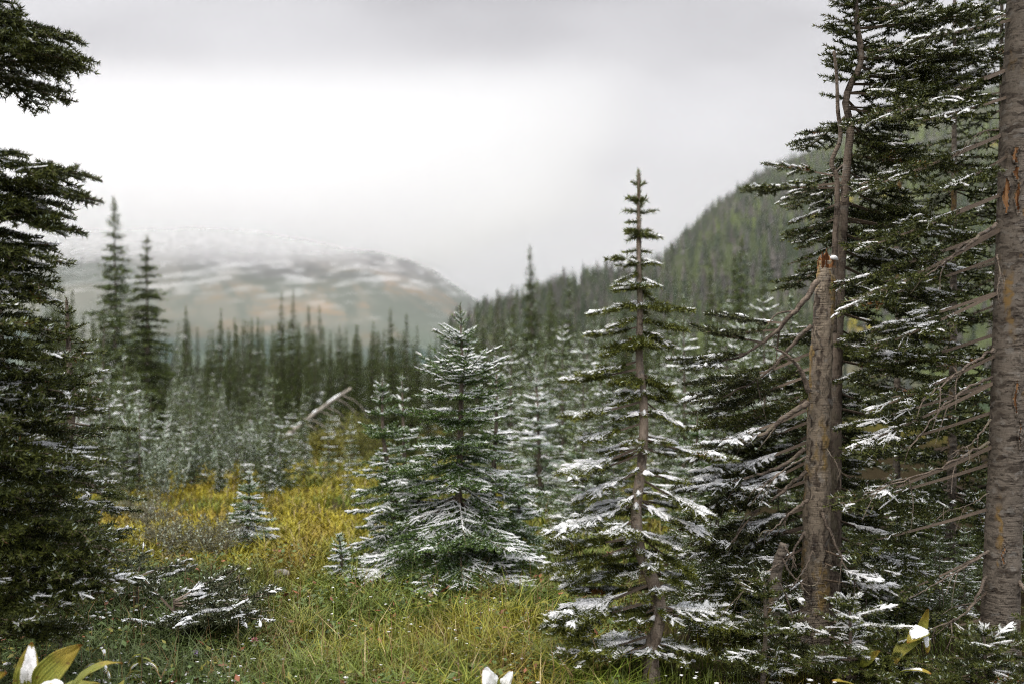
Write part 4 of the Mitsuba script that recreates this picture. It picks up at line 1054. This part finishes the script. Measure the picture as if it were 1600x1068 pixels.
def leafy_bush(name, x, d, width, height, label, tone, seed):
    """A rounded bush: stems and a cloud of small leaves."""
    rng = np.random.default_rng(seed)
    p = at(x, 560, d)
    p[2] = float(ground(p[0], p[1]))
    key = numbered(name)
    stems, tips = [], []
    for k in range(26):
        a, r = rng.uniform(0, 6.28), math.sqrt(rng.random()) * width / 2
        e = p + np.array([math.cos(a) * r, math.sin(a) * r, height * math.sqrt(max(0.05, 1 - (2 * r / width) ** 2)) * rng.uniform(.8, 1.05)])
        b = p + np.array([math.cos(a), math.sin(a), 0]) * r * .15
        stems.append(tube(spline([b, b * .4 + e * .6 + Z * height * .1, e], 8), np.linspace(.014, .004, 8), 5))
        tips.append(e)
    off = np.cumsum([0] + [len(q[0]) for q in stems[:-1]])
    put(key + '__stem', np.vstack([q[0] for q in stems]), np.vstack([q[1] + o for q, o in zip(stems, off)]), 'mat_bark_young', smooth=True)
    labels[key + '__stem'] = {'kind': 'stuff'}
    m = 6500
    c = np.array(tips)[rng.integers(0, len(tips), m)]
    base = p + (c - p) * rng.uniform(.35, 1.0, (m, 1)) + rng.normal(0, .09, (m, 3)) * np.array([1, 1, .7])
    base[:, 2] = np.maximum(base[:, 2], p[2] + .03)
    dd = nrm(rng.normal(0, 1, (m, 3)) + np.array([0, 0, .5]))
    w = nrm(np.cross(dd, rng.normal(0, 1, (m, 3)))) * .014
    L = rng.uniform(.04, .075, (m, 1))
    v = np.stack([base, base + dd * L * .5 + w, base + dd * L, base + dd * L * .5 - w], 1).reshape(-1, 3)
    o = np.arange(m)[:, None] * 4
    f = np.vstack([o + [0, 1, 2], o + [0, 2, 3]])
    col = np.array(tone) * rng.uniform(.55, 1.35, (m, 1)) * np.array([1, 1, 1]) + rng.normal(0, .012, (m, 1)) * np.array([1, .3, 0])
    put(key + '__foliage', v, f, 'mat_foliage', color=np.repeat(np.clip(col, .01, .6), 4, 0))
    labels[key + '__foliage'] = {'kind': 'stuff'}
    tag(key, label, 'shrub')


leafy_bush('willow_shrub', 548, 25, 2.3, 1.35, 'yellow green willow shrub at the far end of the meadow', (.14, .145, .028), 1)
leafy_bush('willow_shrub', 468, 30, 1.9, 1.5, 'dull green willow shrub behind the leaning log', (.11, .125, .034), 2)
leafy_bush('willow_shrub', 505, 19, 1.1, .7, 'low yellowish willow shrub below the leaning log', (.16, .15, .025), 3)

# the pale log leaning across the shrubs
log = numbered('leaning_log')
a, b = at(446, 682, 24.5), at(548, 606, 26.5)
v, f = tube(spline([a, a * .5 + b * .5 + Z * .05, b], 40), np.linspace(.06, .035, 40), 14, .12, 5)
put(log + '__trunk', v, f, 'mat_dead_wood', smooth=True)
for i in range(7):
    t = .1 + .125 * i + (i % 2) * .04
    q = a + (b - a) * t
    rng2 = np.random.default_rng(60 + i)
    dead_branch(f'{log}__branch' + (f'_{i:03d}' if i else ''), [q, q + np.array([.28, -.05, -.12]) * rng2.uniform(.8, 1.4), q + np.array([.62, -.1, -.48]) * rng2.uniform(.7, 1.3)], .016, 600 + i, 3, 'mat_dead_wood')
tag(log, 'pale dead log leaning with bare branches over the shrubs', 'log')
q = spline([a, a * .5 + b * .5 + Z * .05, b], 40)
for i, (k0, k1) in enumerate(((4, 12), (15, 20), (24, 34))):
    v, f = tube(q[k0:k1] + Z * .045, .028 * np.sin(np.linspace(.1, 3.04, k1 - k0)), 7, .4, i, 12)
    put(f'{log}__snow' + (f'_{i:03d}' if i else ''), v, f, 'mat_snow', smooth=True)
# a fallen branch in the grass at the left
fb = numbered('fallen_branch')
pp = [at(178, 846, 9.4), at(205, 828, 9.5), at(232, 800, 9.6), at(248, 792, 9.6)]
v, f = tube(spline(pp, 24), np.linspace(.024, .008, 24), 8, .15, 4)
put(fb + '__limb', v, f, 'mat_dead_wood', smooth=True)
for i, (q, e) in enumerate((((200, 833), (232, 842)), ((215, 818), (250, 838)), ((222, 810), (246, 800)), ((192, 838), (205, 862)))):
    dead_branch(f'{fb}__twig' + (f'_{i:03d}' if i else ''), [at(*q, 9.5), at((q[0] + e[0]) / 2 + 3, (q[1] + e[1]) / 2 - 3, 9.4), at(*e, 9.3)], .008, 620 + i, 3, 'mat_dead_wood')
for i, k in enumerate((7, 13, 18)):
    q = spline(pp, 24)[k:k + 4]
    v, f = tube(q + Z * .02, np.array([.006, .018, .017, .004]), 7, .3, i, 30)
    put(f'{fb}__snow' + (f'_{i:03d}' if i else ''), v, f, 'mat_snow', smooth=True)
tag(fb, 'fallen dead branch with snow lumps lying in the grass at the left', 'branch')

# ------------------------------------------------------------------ the meadow
rng = np.random.default_rng(123)


def scatter(n, x0, x1, y0, y1, seed, power=1.0):
    """Ground points spread evenly over part of the picture (pixel columns x0 to x1, pixel rows y0 to y1)."""
    r = np.random.default_rng(seed)
    x, y = r.uniform(x0, x1, n), y0 + (y1 - y0) * r.random(n) ** power
    d = 1.6 * F_PX / (y - HORIZON + 6)
    p = np.stack([(x - CX) / F_PX * d, d, d * 0], 1)
    p[:, 2] = ground(p[:, 0], p[:, 1])
    return p, x, y


def blades(p, h, w, rng, tone, lean=0.35):
    """Bent grass blades of three triangles each."""
    n = len(p)
    a = rng.uniform(0, 2 * np.pi, n)
    out = np.stack([np.cos(a), np.sin(a), a * 0], 1)
    sd = np.stack([-np.sin(a), np.cos(a), a * 0], 1) * w[:, None] * .5
    l1, l2 = h[:, None] * lean * rng.uniform(.1, .7, (n, 1)), h[:, None] * lean * rng.uniform(.6, 2.0, (n, 1))
    m = p + out * l1 * .5 + Z * h[:, None] * .55
    t = p + out * l2 + Z * (h * rng.uniform(.75, 1.0, n))[:, None]
    v = np.stack([p - sd, p + sd, m - sd * .8, m + sd * .8, t], 1).reshape(-1, 3)
    o = np.arange(n)[:, None] * 5
    f = np.vstack([o + [0, 1, 3], o + [0, 3, 2], o + [2, 3, 4]])
    return v, f, np.repeat(tone, 5, 0)


def meadow_tone(p, rng):
    """Olive, yellow and rust, in drifts."""
    n = len(p)
    a = meshkit.fbm(p * np.array([1.1, 1.1, 0]) + 3, 3, 41)[:, None] + rng.normal(0, .07, (n, 1))
    far = np.clip((p[:, 1:2] - 7.2) / 2.5, 0, 1)
    far = far * np.clip((-.1 - p[:, 0:1] / p[:, 1:2]) * 14, 0, 1)
    green, yellow, rust = np.array([.108, .15, .018]), np.array([.225, .215, .018]) * (1 - far) + np.array([.285, .245, .014]) * far, np.array([.21, .115, .018])
    k = np.clip((a - .44 + .17 * far) * 5.5, 0, 1)
    c = green * (1 - k) + yellow * k
    b = np.clip((meshkit.fbm(p * np.array([2.3, 2.3, 0]) + 9, 3, 17)[:, None] - .58) * 7, 0, 1) * .5
    c = c * (1 - b) + rust * b
    dry = rng.random((n, 1)) < .06
    c = np.where(dry, np.array([.3, .24, .12]), c)
    dark_herb = np.clip((-0.9 - p[:, 0:1] - .25 * (p[:, 1:2] - 5)) * 1.6 + rng.normal(0, .2, (n, 1)), 0, 1) * (p[:, 1:2] < 7.5)  # darker green herb undergrowth mixed in at the near left
    c = c * (1 - dark_herb) + np.array([.06, .088, .018]) * dark_herb
    return c * rng.uniform(.6, 1.35, (n, 1))


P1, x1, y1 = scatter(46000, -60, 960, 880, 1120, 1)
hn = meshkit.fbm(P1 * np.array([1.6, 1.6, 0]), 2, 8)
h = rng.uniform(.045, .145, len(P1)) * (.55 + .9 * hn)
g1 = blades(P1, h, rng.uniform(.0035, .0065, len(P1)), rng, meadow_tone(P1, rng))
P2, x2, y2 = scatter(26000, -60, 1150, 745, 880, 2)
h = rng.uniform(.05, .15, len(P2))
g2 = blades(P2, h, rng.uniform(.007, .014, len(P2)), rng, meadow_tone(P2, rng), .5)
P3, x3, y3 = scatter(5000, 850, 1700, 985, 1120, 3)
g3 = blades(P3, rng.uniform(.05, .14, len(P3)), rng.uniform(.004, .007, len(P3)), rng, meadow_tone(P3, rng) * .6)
P5 = np.stack([rng.uniform(-.4, .15, 14000), 13 + 20 * rng.random(14000) ** 1.6, np.zeros(14000)], 1)
P5[:, 0] *= P5[:, 1]
P5[:, 2] = ground(P5[:, 0], P5[:, 1])
g5 = blades(P5, rng.uniform(.08, .22, len(P5)), rng.uniform(.014, .028, len(P5)), rng, meadow_tone(P5, rng) * .8, .5)
# tussocks of longer, bent blades and dry stalks
Pt, _, _ = scatter(420, -60, 980, 860, 1120, 7)
Pt = np.repeat(Pt, 22, 0) + np.random.default_rng(8).normal(0, .035, (420 * 22, 3)) * np.array([1, 1, 0])
g6 = blades(Pt, rng.uniform(.1, .27, len(Pt)), rng.uniform(.004, .007, len(Pt)), rng, meadow_tone(Pt, rng) * rng.uniform(.7, 1.2, (len(Pt), 1)), .8)
Pq, _, _ = scatter(900, -60, 1000, 800, 1120, 9)
g7 = blades(Pq, rng.uniform(.2, .36, len(Pq)), rng.uniform(.003, .005, len(Pq)), rng, np.array([.24, .15, .07]) * rng.uniform(.5, 1.2, (len(Pq), 1)), .2)
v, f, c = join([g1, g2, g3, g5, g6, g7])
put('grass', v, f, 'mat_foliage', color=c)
tag('grass', 'short yellowing meadow grass turning rust and gold in patches', 'grass', None, 'stuff')

# low herbs: small leaves on short stalks among the grass
Ph, xh, yh = scatter(13000, -60, 1000, 860, 1120, 4)
k = meshkit.fbm(Ph * np.array([2.0, 2.0, 0]) + 5, 3, 3)
Ph = Ph[k > .46]
n = len(Ph)
b = Ph + Z * rng.uniform(.02, .11, (n, 1)) + rng.normal(0, .02, (n, 3))
a = rng.uniform(0, 6.28, n)
dd = nrm(np.stack([np.cos(a), np.sin(a), rng.uniform(-.2, .7, n)], 1))
w = nrm(np.cross(dd, Z + rng.normal(0, .4, (n, 3))))
L = rng.uniform(.022, .06, (n, 1))
v = np.stack([b, b + dd * L * .45 + w * L * .24, b + dd * L, b + dd * L * .45 - w * L * .24], 1).reshape(-1, 3)
o = np.arange(n)[:, None] * 4
tone = np.where(rng.random((n, 1)) < .13, np.array([.19, .07, .035]), np.array([.062, .1, .025])) * rng.uniform(.6, 1.5, (n, 1))
tone = np.where(rng.random((n, 1)) < .15, np.array([.2, .19, .03]), tone)
put('meadow_herbs', v, np.vstack([o + [0, 1, 2], o + [0, 2, 3]]), 'mat_foliage', color=np.repeat(tone, 4, 0))
tag('meadow_herbs', 'low green and reddish herb leaves mixed into the grass', 'herbs', None, 'stuff')

# snow caught on the meadow in crumbs
Ps, xs, ys = scatter(900, -40, 1620, 850, 1110, 5)
Ps2, _, _ = scatter(500, -40, 420, 900, 1110, 6)
Ps = np.vstack([Ps, Ps2])
kk = meshkit.fbm(Ps * np.array([1.7, 1.7, 0]) + 2, 2, 6)
Ps = Ps[kk > .42]
import trimesh
ico = trimesh.creation.icosphere(subdivisions=0)
iv, jf = np.array(ico.vertices), np.array(ico.faces)
n = len(Ps)
size = rng.uniform(.003, .008, (n, 1, 1)) * np.where(rng.random((n, 1, 1)) < .06, 2.0, 1)
v = Ps[:, None] + Z * rng.uniform(.03, .12, (n, 1, 1)) + iv[None] * size * np.array([1.5, 1.3, .6]) * rng.uniform(.6, 1.4, (n, 12, 1))
put('snow_crumbs', v.reshape(-1, 3), (jf[None] + (np.arange(n) * 12)[:, None, None]).reshape(-1, 3), 'mat_snow', smooth=True)
tag('snow_crumbs', 'small crumbs of snow caught in the meadow grass', 'snow', None, 'stuff')


def leaf(base, tip, width, face, arch, seed, ribs=9, n=26, m=37, cup=0.25, end=0.7):
    """A broad pleated leaf from base to tip; face: the direction its upper side looks; arch: how far it bows along face (share of length)."""
    base, tip, face = (np.asarray(q, float) for q in (base, tip, face))
    ax = tip - base
    L = np.linalg.norm(ax)
    sd = nrm(np.cross(ax, face))
    up = nrm(np.cross(sd, ax))
    t, s = np.meshgrid(np.linspace(0, 1, n), np.linspace(-1, 1, m), indexing='ij')
    w = width * .5 * np.sin(np.pi * np.clip(t, 0, 1) ** end) ** .8 + .002
    pleat = .0022 * np.cos(s * np.pi * ribs) * np.minimum(1, w / (width * .2))
    q = np.stack([t * 4 + seed, s * 1.5, t * 0], -1)
    hgt = arch * L * (4 * t * (1 - t)) - cup * w * (1 - np.abs(s)) + pleat + (meshkit.fbm(q, 2, seed) - .5) * width * .18
    P = base + t[..., None] * ax + (s * w)[..., None] * sd + hgt[..., None] * up
    v, f = sheet(P)
    return P, v, f, np.stack([(s.reshape(-1) + 1) / 2, t.reshape(-1)], 1), up


def leaf_snow(P, up, t0, t1, s0, s1, thick, seed):
    """A pillow of snow on part of a leaf (grid shares)."""
    n, m = P.shape[:2]
    k = 18
    ti, si = np.meshgrid(np.linspace(t0, t1, k) * (n - 1), np.linspace(s0, s1, k) * (m - 1), indexing='ij')
    a, b = np.meshgrid(np.linspace(-1, 1, k), np.linspace(-1, 1, k), indexing='ij')
    i, j = np.clip(ti.astype(int), 0, n - 2), np.clip(si.astype(int), 0, m - 2)
    u, w = (ti - i)[..., None], (si - j)[..., None]
    Q = P[i, j] * (1 - u) * (1 - w) + P[i + 1, j] * u * (1 - w) + P[i, j + 1] * (1 - u) * w + P[i + 1, j + 1] * u * w
    nz = meshkit.fbm(np.stack([a * 2.2 + seed, b * 2.2, a * 0], -1), 3, seed)
    inside = np.clip(1.15 - np.maximum(np.abs(a), np.abs(b)) ** 2 - (nz - .4) * 1.6 * np.maximum(np.abs(a), np.abs(b)) ** 1.5, 0, 1)
    rise = thick * np.sqrt(inside) - .004
    d = nrm(up * .6 + Z * .7)
    Q = Q + d * rise[..., None]
    return sheet(Q)


def hellebore(label, leaves, seed):
    key = numbered('hellebore_plant')
    for i, (bs, tp, wd, fc, arch, snow) in enumerate(leaves):
        P, v, f, uv, up = leaf(bs, tp, wd, fc, arch, seed + i)
        part = f'{key}__leaf' + (f'_{i:03d}' if i else '')
        put(part, v, f, 'mat_leaf', smooth=True, uv=uv)
        for j, (t0, t1, s0, s1, th) in enumerate(snow):
            sv, sf = leaf_snow(P, up, t0, t1, s0, s1, th, seed + i * 3 + j)
            put(f'{part}__snow' + (f'_{j:03d}' if j else ''), sv, sf, 'mat_snow', smooth=True)
    tag(key, label, 'plant')
    return key


d0 = 3.95
F = np.array([0, -1.0, 0])
hellebore('broad ribbed yellow green leaves with thick snow at the bottom left corner',
          [(at(52, 1085, d0), at(128, 1006, d0 - .04), .125, F + Z * .55, .12, []),
           (at(40, 1095, d0 + .02), at(50, 1002, d0 + .05), .1, F + Z * .3, .08, [(.3, .93, .25, .98, .012)]),
           (at(58, 1080, d0 - .05), at(100, 1072, d0 - .2), .07, Z, .1, [(.1, .95, .08, .92, .015)]),
           (at(110, 1075, d0 + .05), at(192, 1036, d0 + .15), .08, Z - F * .1 + np.array([.2, 0, 0]), .2, []),
           (at(-30, 1090, d0), at(10, 1050, d0 - .1), .07, F + Z, .1, []),
           (at(95, 1080, d0 + .1), at(160, 1070, d0 + .25), .08, Z, .15, [])], 3)
d1 = 4.75
hellebore('bent hellebore leaves weighed down by snow in the dark lower right',
          [(at(1430, 1008, d1), at(1450, 950, d1), .045, F + np.array([-.7, 0, .1]), -.12, []),
           (at(1446, 985, d1 + .02), at(1418, 1004, d1 - .18), .075, Z + F * .5, .1, [(.02, .8, .05, .95, .022)]),
           (at(1442, 984, d1 - .02), at(1449, 1020, d1 - .05), .045, F + np.array([.6, 0, .5]), .1, [(.02, .75, .1, .95, .012)]),
           (at(1436, 1000, d1), at(1390, 1050, d1 - .1), .07, F * .6 + np.array([-.5, 0, .6]), .3, []),
           (at(1400, 1055, d1 - .1), at(1455, 1052, d1 - .25), .06, Z, .15, [(.05, .8, .2, .8, .012)]),
           (at(1345, 1040, d1 - .1), at(1375, 1015, d1 - .15), .04, F + Z, .1, []),
           (at(1350, 1085, d1 - .2), at(1300, 1062, d1 - .3), .05, Z, .1, [])], 40)
d2 = 4.35
hellebore('low dark leaves under a lump of fresh snow at the bottom middle',
          [(at(770, 1085, d2), at(754, 1044, d2 - .03), .1, Z * .8 + F * .5, .12, [(.05, .97, .02, .98, .026)]),
           (at(782, 1080, d2), at(800, 1046, d2 + .02), .07, Z * .6 + F * .6 + np.array([.3, 0, 0]), .1, [(.25, .95, .15, .9, .016)]),
           (at(775, 1088, d2), at(815, 1070, d2 - .1), .06, Z, .1, [])], 60)

# two willowherb-like plants with long snowy leaves, and the snowy low bush between them
for label, x, y, d, n, seed, hgt in (('slender herb with drooping snow covered leaves left of the low snowy bush', 155, 1025, 4.75, 9, 5, .26), ('slender herb with drooping snow covered leaves in front of the low snowy bush', 215, 1040, 4.7, 11, 6, .22)):
    r = np.random.default_rng(seed)
    key = numbered('long_leaved_herb')
    b = at(x, y, d)
    b[2] = float(ground(b[0], b[1]))
    t = b + np.array([.02, 0, hgt])
    v, f = tube(spline([b, (b + t) / 2 + np.array([.01, 0, 0]), t], 12), np.linspace(.004, .002, 12), 6)
    put(key + '__stem', v, f, 'mat_bark_young', smooth=True)
    for i in range(n):
        a = r.uniform(0, 6.28)
        q = b + (t - b) * r.uniform(.4, 1.0)
        e = q + np.array([math.cos(a), math.sin(a) * .6, 0]) * r.uniform(.05, .09) - Z * r.uniform(.0, .06)
        P, v, f, uv, up = leaf(q, e, .02, Z, .25, seed + i, ribs=2, n=9, m=7, cup=.3)
        part = f'{key}__leaf' + (f'_{i:03d}' if i else '')
        put(part, v, f, 'mat_leaf', smooth=True, uv=uv)
        if r.random() < .7:
            sv, sf = leaf_snow(P, Z, .15, .95, .1, .9, .006, seed + i)
            put(part + '__snow', sv, sf, 'mat_snow', smooth=True)
    tag(key, label, 'plant')

low = dict(dark=(.036, .046, .02), light=(.09, .1, .045))
for label, x, y, d, n, reach, seed, az0 in (('low dark leaved bush under clumps of snow at the lower left', 272, 978, 5.7, 26, .6, 81, 20), ('sprawling snowy bush reaching right from the left fir foot', 215, 930, 6.4, 12, .45, 82, 30), ('scrubby dark bush at the foot of the left edge fir', 95, 1000, 5.3, 14, .12, 83, 0)):
    r = np.random.default_rng(seed)
    b = at(x, y, d)
    b[2] = float(ground(b[0], b[1]))
    rows = [(float(r.uniform(.1, .95)), az0 + r.normal(0, 70), reach * r.uniform(.5, 1.1), r.uniform(-5, 30), .02, .25) for _ in range(n)]
    fir('low_bush', label, [b - Z * .05, b + Z * .12, b + Z * .26], .012, .006, rows, seed, per_m=330, nl=.02, nw=.009, snow=.5, snow_w=.013, cat='shrub', brown=.1, **low)

# a pale stone in the grass, and flowers
st = numbered('stone')
b = at(440, 902, 7.35)
b[2] = float(ground(b[0], b[1])) + .02
q = trimesh.creation.icosphere(subdivisions=3)
qv = np.array(q.vertices)
qv = qv * np.array([.06, .045, .035]) * (1 + .35 * (meshkit.fbm(qv * 1.6 + 4, 3, 5) - .5))[:, None]
put(st, qv + b, np.array(q.faces), 'mat_stone', smooth=True)
tag(st, 'pale stone half sunk in the grass left of the frosted fir', 'stone')
for i, (x, y, col, label) in enumerate(((398, 1000, (.5, .2, .24), 'pink flower head in the grass right of the low snowy bush'), (305, 1020, (.3, .24, .38), 'pale violet flower head nearest the low snowy bush'), (337, 1030, (.36, .3, .12), 'pale violet flower head right of the other violet one'),
                                        (672, 930, (.55, .42, .36), 'pale dry seed head below the full frosted fir'))):
    r = np.random.default_rng(i)
    key = numbered('meadow_flower')
    d = 1.6 * F_PX / (y + 26 - HORIZON)
    b = at(x, y, d)
    g = b.copy()
    g[2] = float(ground(g[0], g[1]))
    v, f = tube(spline([g, (g + b) / 2 + np.array([.006, 0, 0]), b], 8), np.linspace(.0025, .0015, 8), 5)
    put(key + '__stem', v, f, 'mat_foliage', color=np.tile((.08, .1, .03), (len(v), 1)))
    m = 26
    a = r.normal(0, 1, (m, 3)) + Z * .7
    a = nrm(a)
    w = nrm(np.cross(a, r.normal(0, 1, (m, 3)))) * .004
    vv = np.stack([b + a * 0, b + a * .012 + w, b + a * .022, b + a * .012 - w], 1).reshape(-1, 3)
    o = np.arange(m)[:, None] * 4
    put(key + '__flower_head', vv, np.vstack([o + [0, 1, 2], o + [0, 2, 3]]), 'mat_foliage', color=np.repeat(np.array(col) * r.uniform(.7, 1.2, (m, 1)), 4, 0))
    tag(key, label, 'flower')
